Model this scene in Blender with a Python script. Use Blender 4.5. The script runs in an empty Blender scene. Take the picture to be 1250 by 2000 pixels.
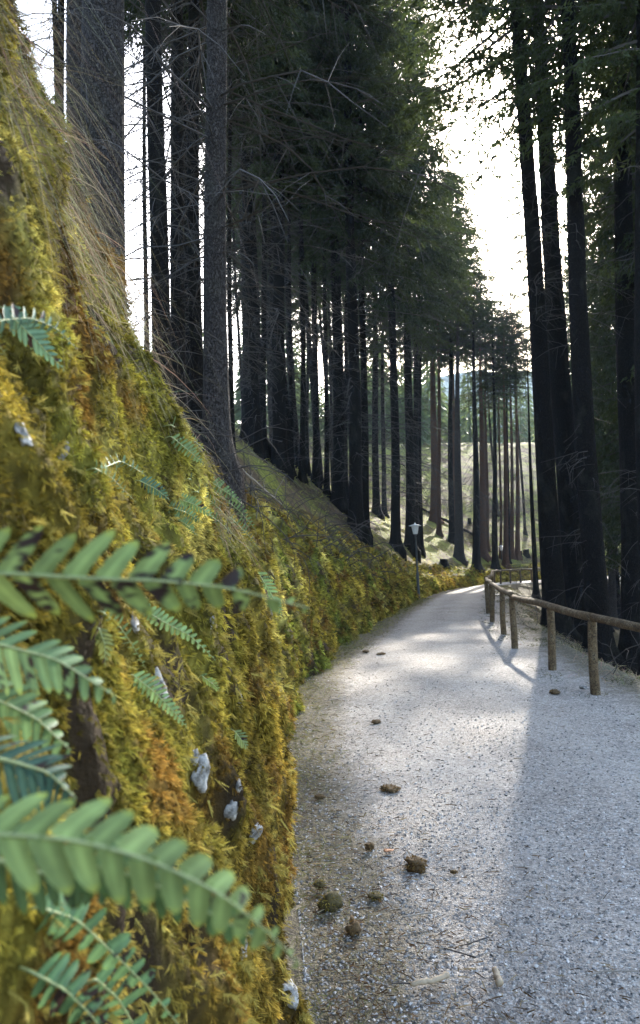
import bpy, math, random
import numpy as np
from mathutils import Matrix, Vector
SC = bpy.context.scene
COL = SC.collection
rng = np.random.default_rng(7)
random.seed(7)

# ------------------------------------------------------------------ camera
CAM = np.array([0.0, 0.0, 1.8]); FPX = 1511.0
PITCH, ROLL = math.radians(2.84), 0.035
FW = np.array([0, math.cos(PITCH), math.sin(PITCH)])
U0 = np.array([0, -math.sin(PITCH), math.cos(PITCH)]); R0 = np.array([1.0, 0, 0])
UP = U0*math.cos(ROLL) + R0*math.sin(ROLL)
RT = R0*math.cos(ROLL) - U0*math.sin(ROLL)
cd = bpy.data.cameras.new('camera'); cam = bpy.data.objects.new('camera', cd); COL.objects.link(cam)
cd.sensor_fit = 'VERTICAL'; cd.sensor_height = 24; cd.lens = 24*FPX/2000
cd.clip_start = 0.05; cd.clip_end = 6000
cd.dof.use_dof = True; cd.dof.focus_distance = 5.0; cd.dof.aperture_fstop = 4.5
m = Matrix.Identity(4)
for i in range(3):
    m[i][0] = RT[i]; m[i][1] = UP[i]; m[i][2] = -FW[i]; m[i][3] = CAM[i]
cam.matrix_world = m
SC.camera = cam

# ------------------------------------------------------------------ light
SUN_AZ = math.radians(16.9)      # to the right of +Y
SUN_EL = math.radians(24.5)
SD = Vector((math.sin(SUN_AZ)*math.cos(SUN_EL), math.cos(SUN_AZ)*math.cos(SUN_EL), math.sin(SUN_EL)))
W = bpy.data.worlds.new('World'); SC.world = W; W.use_nodes = True
nt = W.node_tree; nt.nodes.clear()
wo = nt.nodes.new('ShaderNodeOutputWorld'); bg = nt.nodes.new('ShaderNodeBackground')
sky = nt.nodes.new('ShaderNodeTexSky'); sky.sky_type = 'NISHITA'; sky.sun_disc = False
sky.sun_elevation = SUN_EL; sky.sun_rotation = SUN_AZ
sky.air_density = 1.0; sky.dust_density = 2.5; sky.ozone_density = 1.0
bg.inputs['Strength'].default_value = 0.135
# the disc of the sun and the bright air round it
geo = nt.nodes.new('ShaderNodeTexCoord')
dot = nt.nodes.new('ShaderNodeVectorMath'); dot.operation = 'DOT_PRODUCT'
dot.inputs[1].default_value = SD
nt.links.new(geo.outputs['Generated'], dot.inputs[0])
def wmath(op, a, b):
    n = nt.nodes.new('ShaderNodeMath'); n.operation = op
    for k, v in enumerate((a, b)):
        if v is None: continue
        if isinstance(v, (int, float)): n.inputs[k].default_value = v
        else: nt.links.new(v, n.inputs[k])
    return n.outputs[0]
d0 = wmath('MAXIMUM', dot.outputs['Value'], 0.0)
disc = wmath('MULTIPLY', wmath('GREATER_THAN', d0, math.cos(math.radians(0.9))), 60.0)
halo = wmath('MULTIPLY', wmath('POWER', d0, 90.0), 2.5)
glow = wmath('ADD', disc, halo)
bg2 = nt.nodes.new('ShaderNodeBackground'); bg2.inputs['Color'].default_value = (1, .95, .86, 1)
nt.links.new(glow, bg2.inputs['Strength'])
ad = nt.nodes.new('ShaderNodeAddShader')
nt.links.new(sky.outputs['Color'], bg.inputs['Color'])
nt.links.new(bg.outputs[0], ad.inputs[0]); nt.links.new(bg2.outputs[0], ad.inputs[1])
nt.links.new(ad.outputs[0], wo.inputs['Surface'])
sl = bpy.data.lights.new('sun', 'SUN'); so = bpy.data.objects.new('sun', sl); COL.objects.link(so)
sl.energy = 3.6; sl.angle = math.radians(0.5); sl.color = (1, .95, .86)
so.rotation_euler = SD.to_track_quat('Z', 'Y').to_euler()
SC.view_settings.view_transform = 'Standard'; SC.view_settings.look = 'None'
SC.view_settings.exposure = 2.9; SC.view_settings.gamma = 1.0
SC.cycles.max_bounces = 6; SC.cycles.diffuse_bounces = 3; SC.cycles.transmission_bounces = 3
SC.cycles.transparent_max_bounces = 4; SC.cycles.use_denoising = True
SC.cycles.sample_clamp_indirect = 4.0

# ------------------------------------------------------------------ helpers
def ray(px, py):
    return FW + RT*(px-625)/FPX + UP*(1000-py)/FPX
def at(px, py, Y):
    r = ray(px, py); return CAM + r*(Y/r[1])
def unit(v):
    v = np.asarray(v, float); return v/np.maximum(np.linalg.norm(v, axis=-1, keepdims=True), 1e-9)
def _h(ix, iy, iz, s):
    n = (ix.astype(np.int64)*374761393 + iy.astype(np.int64)*668265263 + iz.astype(np.int64)*2147483647 + s*974634777) & 0xffffffff
    n = ((n ^ (n >> 13))*1274126177) & 0xffffffff
    n = (n ^ (n >> 16)) & 0xffff
    return n/65535.0
def vn(p, s=0):
    p = np.asarray(p, float); f = np.floor(p); t = p-f; f = f.astype(np.int64); t = t*t*(3-2*t)
    out = 0
    for a in (0, 1):
        wa = t[..., 0] if a else 1-t[..., 0]
        for b in (0, 1):
            wb = t[..., 1] if b else 1-t[..., 1]
            for c in (0, 1):
                wc = t[..., 2] if c else 1-t[..., 2]
                out = out + wa*wb*wc*_h(f[..., 0]+a, f[..., 1]+b, f[..., 2]+c, s)
    return out*2-1
def fbm(p, o=4, s=0):
    p = np.asarray(p, float); v = 0; a = 1; t = 0
    for k in range(o):
        v = v + a*vn(p, s+k); t += a; a *= .5; p = p*2.03+3.1
    return v/t
def make_mesh(name, V, F, col=None, smooth=True):
    me = bpy.data.meshes.new(name)
    V = np.asarray(V, np.float32).reshape(-1, 3)
    if not isinstance(F, list): F = [F]
    F = [np.asarray(f, np.int32) for f in F if len(f)]
    me.vertices.add(len(V)); me.vertices.foreach_set('co', V.ravel())
    tot = np.concatenate([np.full(len(f), f.shape[1], np.int32) for f in F])
    st = np.concatenate([[0], np.cumsum(tot)[:-1]]).astype(np.int32)
    lp = np.concatenate([f.ravel() for f in F])
    me.loops.add(len(lp)); me.loops.foreach_set('vertex_index', lp)
    me.polygons.add(len(tot)); me.polygons.foreach_set('loop_start', st)
    try: me.polygons.foreach_set('loop_total', tot)
    except Exception: pass
    me.polygons.foreach_set('use_smooth', np.full(len(tot), smooth))
    if col is not None:
        a = me.attributes.new('tone', 'FLOAT_COLOR', 'POINT')
        c = np.ones((len(V), 4), np.float32); c[:, :3] = col
        a.data.foreach_set('color', c.ravel())
    me.update(calc_edges=True)
    return me
def link(name, me, mat, parent=None, loc=None):
    if mat and not me.materials: me.materials.append(mat)
    o = bpy.data.objects.new(name, me); COL.objects.link(o)
    if parent: o.parent = parent
    if loc is not None: o.location = loc
    return o
def tag(o, label, cat, group=None, kind=None):
    o['label'] = label; o['category'] = cat
    if group: o['group'] = group
    if kind: o['kind'] = kind
    return o
def empty(name, loc, label, cat, group=None):
    o = bpy.data.objects.new(name, None); COL.objects.link(o); o.location = loc; o.empty_display_size = .2
    return tag(o, label, cat, group)
def structure(name, me, mat):
    o = link(name, me, mat); o['kind'] = 'structure'; return o
class MB:
    def __init__(s): s.V = []; s.F = []; s.C = []; s.n = 0
    def add(s, V, F, c=None):
        V = np.asarray(V, float).reshape(-1, 3)
        s.V.append(V); s.F.append(np.asarray(F, np.int32)+s.n); s.n += len(V)
        if c is not None: s.C.append(np.broadcast_to(np.asarray(c, float), (len(V), 3)))
    def mesh(s, name, smooth=True):
        d = {}
        for f in s.F: d.setdefault(f.shape[1], []).append(f)
        return make_mesh(name, np.concatenate(s.V), [np.concatenate(v) for v in d.values()],
                         np.concatenate(s.C) if s.C else None, smooth)
def tube(P, R, n=6, cap=True):
    P = np.asarray(P, float); R = np.broadcast_to(np.asarray(R, float), (len(P),))
    T = unit(np.gradient(P, axis=0)); ref = np.array([0, 0, 1.0])
    if abs(unit(P[-1]-P[0])[2]) > .9: ref = np.array([1.0, 0, 0])
    A = unit(np.cross(T, ref)); B = np.cross(T, A)
    th = np.arange(n)*2*math.pi/n
    V = P[:, None]+R[:, None, None]*(A[:, None]*np.cos(th)[None, :, None]+B[:, None]*np.sin(th)[None, :, None])
    k = len(P); i = np.arange(k-1)[:, None]*n; j = np.arange(n)[None]
    F = np.stack([i+j, i+(j+1) % n, i+n+(j+1) % n, i+n+j], -1).reshape(-1, 4)
    V = V.reshape(-1, 3)
    if cap:
        V = np.vstack([V, P[0], P[-1]]); a = k*n; e = (k-1)*n
        F2 = [[a, (q+1) % n, q, q] for q in range(n)]+[[a+1, e+q, e+(q+1) % n, e+q] for q in range(n)]
        F2 = np.array([[f[0], f[1], f[2]] for f in F2])
        return V, F, F2
    return V, F, None
def add_tube(mb, P, R, n=6, cap=True, c=None):
    V, F, F2 = tube(P, R, n, cap); b = mb.n
    mb.add(V, F, c)
    if F2 is not None: mb.F.append(F2+b)
def lathe(prof, n=16):
    th = np.arange(n)*2*math.pi/n
    P = np.array(prof, float)
    V = np.stack([P[:, None, 0]*np.cos(th), P[:, None, 0]*np.sin(th), np.broadcast_to(P[:, None, 1], (len(P), n))], -1).reshape(-1, 3)
    i = np.arange(len(P)-1)[:, None]*n; j = np.arange(n)[None]
    return V, np.stack([i+j, i+(j+1) % n, i+n+(j+1) % n, i+n+j], -1).reshape(-1, 4)
def grid_faces(r, c):
    i = np.arange(r-1)[:, None]*c; j = np.arange(c-1)[None]
    return np.stack([i+j, i+j+1, i+c+j+1, i+c+j], -1).reshape(-1, 4)
def blades(P, D, L, Wd, droop, seg=3, col=None, side=None, taper=.05):
    """thin bent strips: P roots, D directions, L lengths, Wd widths, droop = pull down at the tip (share of length)"""
    N = len(P); D = unit(D)
    if side is None:
        side = unit(np.cross(D, unit(rng.normal(size=(N, 3)))))
    t = np.linspace(0, 1, seg+1)
    L = np.broadcast_to(L, (N,)); Wd = np.broadcast_to(Wd, (N,)); droop = np.broadcast_to(droop, (N,))
    c = P[:, None]+D[:, None]*(L[:, None]*t)[..., None]
    c[..., 2] -= (droop*L)[:, None]*t**2
    w = Wd[:, None]*(1-(1-taper)*t**1.5)*.5
    V = np.stack([c-side[:, None]*w[..., None], c+side[:, None]*w[..., None]], 2)
    V = V.reshape(-1, 3)
    b = np.arange(N)[:, None]*(2*(seg+1)); q = np.arange(seg)[None]*2
    F = np.stack([b+q, b+q+1, b+q+3, b+q+2], -1).reshape(-1, 4)
    C = None if col is None else np.repeat(col, 2*(seg+1), axis=0)
    return V, F, C

# ------------------------------------------------------------------ materials
def nmat(name):
    m = bpy.data.materials.new(name); m.use_nodes = True
    t = m.node_tree; b = t.nodes['Principled BSDF']; return m, t, b
def N(t, kind, **kw):
    n = t.nodes.new('ShaderNode'+kind)
    for k, v in kw.items():
        if k in n.inputs: n.inputs[k].default_value = v
        else: setattr(n, k, v)
    return n
def ramp(t, fac, stops):
    r = t.nodes.new('ShaderNodeValToRGB'); e = r.color_ramp.elements
    while len(e) < len(stops): e.new(.5)
    for k, (p, c) in enumerate(stops):
        e[k].position = p; e[k].color = (*c, 1) if len(c) == 3 else c
    t.links.new(fac, r.inputs[0]); return r.outputs[0]
def mix(t, f, a, b, mode='MIX'):
    n = t.nodes.new('ShaderNodeMix'); n.data_type = 'RGBA'; n.blend_type = mode
    for s, v in ((n.inputs[0], f), (n.inputs[6], a), (n.inputs[7], b)):
        if isinstance(v, (int, float)): s.default_value = v
        elif isinstance(v, tuple): s.default_value = (*v, 1)
        else: t.links.new(v, s)
    return n.outputs[2]
def bump(t, b, h, strength, dist):
    n = N(t, 'Bump', Strength=strength, Distance=dist); t.links.new(h, n.inputs['Height'])
    t.links.new(n.outputs[0], b.inputs['Normal'])
def coords(t, scale=(1, 1, 1), kind='Object'):
    c = N(t, 'TexCoord'); mp = N(t, 'Mapping'); mp.inputs['Scale'].default_value = scale
    t.links.new(c.outputs[kind], mp.inputs['Vector']); return mp.outputs[0]
def noise(t, v, sc, det=4, rough=.55):
    n = N(t, 'TexNoise', Scale=sc, Detail=det, Roughness=rough); t.links.new(v, n.inputs['Vector']); return n.outputs['Fac']
def simple(name, c, rough=.7, **kw):
    m, t, b = nmat(name); b.inputs['Base Color'].default_value = (*c, 1); b.inputs['Roughness'].default_value = rough
    v = coords(t); n = noise(t, v, kw.get('sc', 20), 5)
    t.links.new(mix(t, n, tuple(x*.7 for x in c), tuple(min(1, x*1.3) for x in c)), b.inputs['Base Color'])
    bump(t, b, n, .4, .01); return m
def bark_mat(name, dark, light, lichen=.25):
    m, t, b = nmat(name); v = coords(t, (1, 1, .55))
    wv = N(t, 'TexNoise', Scale=9.0, Detail=4.0); t.links.new(v, wv.inputs['Vector'])
    v2 = N(t, 'VectorMath', operation='MULTIPLY_ADD'); t.links.new(wv.outputs['Color'], v2.inputs[0]); v2.inputs[1].default_value = (.12, .12, .12); t.links.new(v, v2.inputs[2])
    vo = N(t, 'TexVoronoi', Scale=42.0); vo.feature = 'DISTANCE_TO_EDGE'; t.links.new(v2.outputs[0], vo.inputs['Vector'])
    nz = noise(t, v, 40, 6, .7); big = noise(t, v, 3, 3)
    h = N(t, 'Math', operation='ADD')
    e = ramp(t, vo.outputs['Distance'], [(0, (0, 0, 0)), (.16, (1, 1, 1))])
    t.links.new(e, h.inputs[0]); t.links.new(nz, h.inputs[1])
    c = mix(t, e, tuple(x*.35 for x in dark), dark)
    c = mix(t, nz, c, light, 'MIX') if False else c
    f = ramp(t, nz, [(.5, (0, 0, 0)), (.75, (.6, .6, .6))]); c = mix(t, f, c, light)
    g = ramp(t, big, [(.55, (0, 0, 0)), (.75, (lichen,)*3)]); c = mix(t, g, c, (.10, .105, .07))
    t.links.new(c, b.inputs['Base Color']); b.inputs['Roughness'].default_value = .95
    b.inputs['Specular IOR Level'].default_value = .15
    bump(t, b, h.outputs[0], 1.0, .035); return m
M = {}
M['bark'] = bark_mat('spruce_bark', (.015, .012, .010), (.040, .033, .029))
M['bark_grey'] = bark_mat('grey_bark', (.060, .050, .045), (.20, .175, .165))
M['bark_sunlit'] = bark_mat('sunlit_bark', (.13, .068, .042), (.21, .125, .085), .1)  # reddish sunlight on the far trunks put into the bark colour
M['twig'] = simple('dead_twig', (.055, .046, .040), .9)
M['pale_twig'] = simple('pale_twig', (.22, .19, .155), .8)
M['wood'] = None
def wood_mat():
    m, t, b = nmat('fence_wood'); v = coords(t); g = noise(t, v, 11, 6, .7)
    c2 = N(t, 'TexCoord'); mp = N(t, 'Mapping'); mp.inputs['Scale'].default_value = (34, 34, 34); t.links.new(c2.outputs['Object'], mp.inputs['Vector'])
    f = noise(t, mp.outputs[0], 2.0, 6, .75)
    c = ramp(t, g, [(.3, (.045, .030, .016)), (.5, (.13, .085, .042)), (.66, (.21, .165, .10)), (.8, (.14, .15, .06))])
    c = mix(t, ramp(t, f, [(.42, (1, 1, 1)), (.5, (0, 0, 0))]), c, (.03, .021, .013))
    t.links.new(c, b.inputs['Base Color']); b.inputs['Roughness'].default_value = .85; b.inputs['Specular IOR Level'].default_value = .2
    bump(t, b, f, .7, .012); return m
M['wood'] = wood_mat()
def leafy(name, c1, c2, trans=.35, attr=False, sc=1.2, rough=.6, spec=.3):
    m, t, b = nmat(name)
    if attr:
        a = N(t, 'Attribute'); a.attribute_name = 'tone'; c = a.outputs['Color']
    else:
        v = coords(t); n = noise(t, v, sc, 4); oi = N(t, 'ObjectInfo')
        ad = N(t, 'Math', operation='MULTIPLY_ADD'); t.links.new(oi.outputs['Random'], ad.inputs[0])
        ad.inputs[1].default_value = .3; ad.inputs[2].default_value = -.15
        a2 = N(t, 'Math', operation='ADD'); t.links.new(ad.outputs[0], a2.inputs[0]); t.links.new(n, a2.inputs[1])
        c = ramp(t, a2.outputs[0], [(.3, c1), (.7, c2)])
    t.links.new(c, b.inputs['Base Color']); b.inputs['Roughness'].default_value = rough
    b.inputs['Specular IOR Level'].default_value = spec
    if trans > 0:
        tr = N(t, 'BsdfTranslucent'); t.links.new(mix(t, .35, c, (.9, 1, .25), 'MULTIPLY') if False else c, tr.inputs['Color'])
        ms = N(t, 'MixShader'); ms.inputs[0].default_value = trans
        t.links.new(b.outputs[0], ms.inputs[1]); t.links.new(tr.outputs[0], ms.inputs[2])
        t.links.new(ms.outputs[0], t.nodes['Material Output'].inputs['Surface'])
    return m
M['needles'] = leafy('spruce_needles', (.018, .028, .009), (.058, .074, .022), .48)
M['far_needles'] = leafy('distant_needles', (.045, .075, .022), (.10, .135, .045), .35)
M['moss'] = leafy('moss_fronds', None, None, .25, True, rough=.9, spec=.1)
M['dry'] = leafy('dry_grass', None, None, .3, True, rough=.8, spec=.15)
M['fern'] = leafy('fern_leaf', None, None, .35, True, rough=.55, spec=.25)
M['midrib'] = simple('fern_midrib', (.30, .34, .14), .5)
M['pebble'] = leafy('gravel_stones', None, None, 0, True, rough=.85, spec=.2)

def path_mat():
    m, t, b = nmat('gravel'); v = coords(t)
    vo = N(t, 'TexVoronoi', Scale=85.0); t.links.new(v, vo.inputs['Vector'])
    vo2 = N(t, 'TexVoronoi', Scale=32.0); t.links.new(v, vo2.inputs['Vector'])
    sep = N(t, 'SeparateColor'); t.links.new(vo.outputs['Color'], sep.inputs[0])
    c = ramp(t, sep.outputs[0], [(0, (.055, .053, .052)), (.35, (.23, .225, .222)), (.7, (.46, .455, .45)), (1, (.74, .735, .73))])
    sep2 = N(t, 'SeparateColor'); t.links.new(vo2.outputs['Color'], sep2.inputs[0])
    c2 = ramp(t, sep2.outputs[1], [(0, (.07, .068, .066)), (.5, (.28, .275, .272)), (1, (.58, .575, .57))])
    c = mix(t, .35, c, c2)
    big = noise(t, v, .9, 4); f = ramp(t, big, [(.35, (0, 0, 0)), (.7, (1, 1, 1))])
    c = mix(t, f, mix(t, .38, c, (.18, .165, .155)), mix(t, .25, c, (.48, .475, .47)))
    fine = noise(t, v, 160, 3)
    at0 = N(t, 'Attribute'); at0.attribute_name = 'tone'; s0_ = N(t, 'SeparateColor'); t.links.new(at0.outputs['Color'], s0_.inputs[0])
    w_ = N(t, 'Math', operation='MULTIPLY'); t.links.new(s0_.outputs[1], w_.inputs[0]); t.links.new(noise(t, v, 1.6, 4), w_.inputs[1])
    c = mix(t, w_.outputs[0], c, mix(t, .45, c, (.55, .54, .52)))
    # earth, needles and short growth along both edges
    at_ = N(t, 'Attribute'); at_.attribute_name = 'tone'; sp = N(t, 'SeparateColor'); t.links.new(at_.outputs['Color'], sp.inputs[0])
    en = noise(t, v, 5, 6, .7); ea = N(t, 'Math', operation='MULTIPLY_ADD'); t.links.new(sp.outputs[0], ea.inputs[0]); ea.inputs[1].default_value = 1.0; t.links.new(en, ea.inputs[2])
    ef = ramp(t, ea.outputs[0], [(.62, (0, 0, 0)), (1.0, (.85, .85, .85))])
    soil = ramp(t, noise(t, v, 30, 5, .7), [(.35, (.035, .026, .016)), (.5, (.095, .078, .042)), (.65, (.24, .20, .13))])
    c = mix(t, 1.0, c, (1.0, .915, .815), 'MULTIPLY')
    c = mix(t, ef, c, soil)
    t.links.new(c, b.inputs['Base Color']); b.inputs['Roughness'].default_value = .9
    b.inputs['Specular IOR Level'].default_value = .2
    h = N(t, 'Math', operation='SUBTRACT'); t.links.new(fine, h.inputs[0]); t.links.new(vo.outputs['Distance'], h.inputs[1])
    bump(t, b, h.outputs[0], .8, .012); return m
M['path'] = path_mat()
def floor_mat():
    m, t, b = nmat('forest_floor'); v = coords(t)
    a = noise(t, v, .7, 6, .6); q = noise(t, v, 9, 6, .7)
    c = ramp(t, q, [(.3, (.022, .016, .010)), (.5, (.085, .060, .036)), (.72, (.19, .145, .09))])
    g = ramp(t, q, [(.3, (.04, .045, .012)), (.6, (.20, .21, .042)), (.8, (.34, .32, .09))])
    f = ramp(t, a, [(.42, (0, 0, 0)), (.58, (1, 1, 1))])
    # grass and moss close to the path, bare needle litter and felled ground further up
    at_ = N(t, 'Attribute'); at_.attribute_name = 'tone'; m1 = N(t, 'SeparateColor'); t.links.new(at_.outputs['Color'], m1.inputs[0])
    lit = ramp(t, q, [(.3, (.025, .018, .012)), (.5, (.075, .056, .034)), (.62, (.085, .085, .032)), (.8, (.20, .16, .10))])
    t.links.new(mix(t, m1.outputs[0], mix(t, f, c, g), lit), b.inputs['Base Color']); b.inputs['Roughness'].default_value = .95
    b.inputs['Specular IOR Level'].default_value = .1
    bump(t, b, q, .8, .06); return m
M['floor'] = floor_mat()
def bank_mat():
    m, t, b = nmat('moss_mat'); a = N(t, 'Attribute'); a.attribute_name = 'tone'
    v = coords(t); q = noise(t, v, 45, 5, .7)
    t.links.new(mix(t, q, mix(t, .5, a.outputs['Color'], (.03, .02, .008)), a.outputs['Color']), b.inputs['Base Color'])
    b.inputs['Roughness'].default_value = .95; b.inputs['Specular IOR Level'].default_value = .1
    bump(t, b, q, .8, .02); return m
M['bank'] = bank_mat()
def rock_mat():
    m, t, b = nmat('pale_rock'); v = coords(t); q = noise(t, v, 22, 6, .7)
    t.links.new(ramp(t, q, [(.38, (.08, .072, .06)), (.52, (.30, .285, .26)), (.68, (.60, .575, .53))]), b.inputs['Base Color'])
    b.inputs['Roughness'].default_value = .85; bump(t, b, q, .7, .02); return m
M['rock'] = rock_mat()
M['clod'] = simple('moss_clod', (.085, .050, .018), .95, sc=60)
M['mossy_clod'] = simple('mossy_clod', (.07, .052, .016), .95, sc=60)
M['cutwood'] = simple('bare_wood', (.36, .25, .15), .8, sc=30)
M['barkless'] = simple('barkless_wood', (.38, .29, .19), .8, sc=30)
M['paint'] = simple('lamp_paint', (.055, .065, .075), .45)
M['opal'] = simple('opal_glass', (.75, .75, .74), .3)
M['whitecap'] = simple('lamp_cap', (.55, .56, .57), .4)
M['leafdry'] = simple('dead_leaf', (.32, .13, .05), .7)

# ------------------------------------------------------------------ terrain
LK = np.array([(-.10, -6), (-.10, -2), (-.08, 1), (-.09, 2.5), (-.18, 4), (-.33, 5.5), (-.40, 7), (-.36, 9), (-.18, 11.5), (.15, 13.5), (.85, 16.5), (1.75, 20.5), (3.05, 26), (4.45, 32), (6.0, 38),
               (8.1, 44), (11.3, 52), (14.5, 56), (20, 59), (30, 61.5), (60, 63)])
RK = np.array([(3.9, -6), (3.8, -2), (3.65, 1), (3.55, 3), (3.5, 5), (3.48, 7), (3.24, 9.07), (3.26, 10.9), (3.37, 13.3), (3.66, 15.4), (4.02, 17.9), (4.40, 20.2), (5.6, 25.6), (6.9, 31.5), (8.2, 37.4),
               (9.4, 42.9), (10.6, 48), (12.2, 50.3), (15, 52.6), (20, 54.6), (30, 57), (60, 58.5)])
def dens(K, n=420):
    # Catmull-Rom through the key points
    P = np.vstack([2*K[0]-K[1], K, 2*K[-1]-K[-2]]); out = []
    t = np.linspace(0, 1, 24, endpoint=False)[:, None]
    for i in range(1, len(P)-2):
        a, b, c, d = P[i-1], P[i], P[i+1], P[i+2]
        out.append(.5*(2*b+(c-a)*t+(2*a-5*b+4*c-d)*t**2+(3*b-a-3*c+d)*t**3))
    return np.vstack(out+[K[-1:]])
LC, RC = dens(LK), dens(RK)
def near_curve(C, X, Y):
    X = np.asarray(X, float).ravel(); Y = np.asarray(Y, float).ravel()
    d = np.empty(len(X)); yy = np.empty(len(X)); sg = np.empty(len(X))
    T = np.gradient(C, axis=0)
    for k in range(0, len(X), 20000):
        x, y = X[k:k+20000], Y[k:k+20000]
        q = (x[:, None]-C[None, :, 0])**2+(y[:, None]-C[None, :, 1])**2
        i = q.argmin(1); cr = T[i, 0]*(y-C[i, 1])-T[i, 1]*(x-C[i, 0])   # >0 : left of the curve
        dd = np.sqrt(q[np.arange(len(x)), i])
        d[k:k+20000] = dd; yy[k:k+20000] = C[i, 1]; sg[k:k+20000] = np.sign(cr)
    return d*sg, yy
ZY = [-10, 22, 27, 33, 40, 48, 56, 70]; ZZ = [0, 0, -.06, -.24, -.45, -.70, -.92, -1.0]
def zpath(Y): return np.interp(Y, ZY, ZZ)
def wallH(Y): return np.interp(Y, [-6, 2, 4, 7, 9, 11, 15, 20.5, 26, 33, 40, 50, 60], [3.9, 3.72, 3.42, 2.85, 2.68, 2.32, 1.8, 1.32, 1.0, .8, .7, .6, .6])
def wallW(Y): return np.interp(Y, [-6, 2, 4, 7, 11, 20, 60], [.85, .82, .95, .9, .6, .5, .35])
def hillS(Y): return np.interp(Y, [0, 11, 17, 30, 40, 48, 60], [.80, .95, 1.32, 1.2, 1.0, .85, .62])
def hillD(Y): return np.interp(Y, [0, 25, 50, 60], [7.5, 8.0, 13, 16])
def hill(d, Y): return hillS(Y)*hillD(Y)*(1-np.exp(-np.maximum(d, 0)/hillD(Y)))
def terrain(X, Y, sink=True):
    X = np.asarray(X, float); sh = X.shape; X = X.ravel(); Y = np.asarray(Y, float).ravel()
    u, yu = near_curve(LC, X, Y); v, yv = near_curve(RC, X, Y); v = -v
    z = zpath(np.where(np.abs(u) < np.abs(v), yu, yv))
    H, Wd = wallH(yu), wallW(yu)
    p3 = np.stack([X, Y, 0*X], -1)
    tl = np.clip((u-.45)/(Wd+.55), 0, 1) if sink else np.clip(u/Wd, 0, 1)
    zl = H*tl**.62 - (.25*np.sin(np.pi*np.clip(u/(Wd+1.2), 0, 1)) if sink else 0)
    bump_ = (fbm(p3*.35, 3, 5)*.35+fbm(p3*1.7, 3, 9)*.10)
    zl = zl+np.where(u > Wd, hill(u-Wd, yu)+bump_*np.clip((u-Wd)/2, 0, 1), 0)
    zl = zl+.26*np.maximum(u-Wd-9, 0)*np.clip((yu-30)/15, 0, 1)*np.exp(-np.maximum(u-30, 0)/40)
    far = np.clip((u-45)/250, 0, 1); zl = zl+far*18*(1+.4*fbm(p3*.02, 2, 3))
    d = np.maximum(v-.75, 0)
    zr = -.045*np.clip(1-(v-.5)/.4, 0, 1) - .52*22*(1-np.exp(-d/22)) + bump_*np.clip(d/2, 0, 1)
    zr = zr + np.clip((v-90)/260, 0, 1)*70
    z = z+np.where(u > 0, zl, 0)+np.where(v > 0, zr, 0)
    inside = (u <= 0) & (v <= 0)
    z = np.where(inside, z-.05+.0*X, z)
    return z.reshape(sh)
def hit(px, py, y0=1.0, y1=160):
    Y = np.geomspace(y0, y1, 1500); r = ray(px, py); P = CAM+r[None]*(Y/r[1])[:, None]
    z = terrain(P[:, 0], P[:, 1], False); b = np.nonzero(P[:, 2] < z)[0]
    if not len(b): return at(px, py, 60)
    return P[b[0]]
def ground_at(x, y): return float(terrain(np.array([x]), np.array([y]))[0])

def axis(a, b, n, k):          # points packed tight near 0
    t = np.linspace(np.arcsinh(a/k), np.arcsinh(b/k), n); return np.sinh(t)*k
gx = axis(-900, 1100, 330, 7) + 2; gy = axis(-60, 1500, 380, 16) + 6
GX, GY = np.meshgrid(gx, gy)
GZ = terrain(GX, GY)
vg, _ = near_curve(RC, GX, GY); sidef = np.clip((-vg-.1)/.5, 0, 1)*np.clip((60+vg)/20, 0, 1)
structure('ground', make_mesh('ground', np.stack([GX, GY, GZ], -1), grid_faces(len(gy), len(gx)), sidef[:, None]*np.ones(3)), M['floor'])

# the gravel path, one sheet from the foot of the wall to the fence
def resample(C, n):
    s = np.concatenate([[0], np.cumsum(np.linalg.norm(np.diff(C, axis=0), axis=1))])
    q = np.linspace(0, s[-1], n); return np.stack([np.interp(q, s, C[:, 0]), np.interp(q, s, C[:, 1])], -1)
nr, ncx = 500, 40
kk = np.linspace(0, 1, nr)
lk = np.stack([np.interp(kk*(len(LC)-1), np.arange(len(LC)), LC[:, i]) for i in (0, 1)], -1)
rk_ = RC[np.array([np.argmin((RC[:, 0]-p[0]-3)**2*.15+(RC[:, 1]-p[1])**2) for p in lk])]
from_y = np.maximum.accumulate(np.array([np.argmin(((RC-p)**2).sum(1)) for p in lk]))
rk_ = RC[from_y]; ker = np.ones(15)/15
rk_ = np.stack([np.convolve(np.pad(rk_[:, i], 7, 'edge'), ker, 'valid') for i in (0, 1)], -1)
tt = np.linspace(-.10, 1.42, ncx)
PP = lk[:, None]+(rk_-lk)[:, None]*tt[None, :, None]
pz = zpath(PP[..., 1]) + .012 + .018*fbm(np.stack([PP[..., 0], PP[..., 1], 0*PP[..., 0]], -1)*1.3, 3, 21) - .03*np.clip((tt-.86)/.14, 0, 1)[None] 
ztr = terrain(PP[..., 0], PP[..., 1]); vv = np.clip((tt-.95)/.1, 0, 1)[None]; pz = np.where(tt[None] > .9, np.maximum(pz*(1-vv)+(ztr+.05)*vv, ztr+.045), pz); pz = pz - .5*np.clip((tt-1.37)/.05, 0, 1)[None]
pz = pz + .03*(1-np.abs(2*tt-1))[None]
wid = np.linalg.norm(rk_-lk, axis=1)[:, None]
edge = np.maximum(np.clip(1-(tt[None]*wid)/.75, 0, 1), np.clip(((tt[None]-.97)*wid+.1)/1.5, 0, 1))
structure('path', make_mesh('path', np.concatenate([PP, pz[..., None]], -1), grid_faces(nr, ncx), np.stack([edge, np.broadcast_to(np.exp(-((tt-.33)/.10)**2)+np.exp(-((tt-.66)/.10)**2), edge.shape), 0*edge], -1).reshape(-1, 3)), M['path'])

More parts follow.
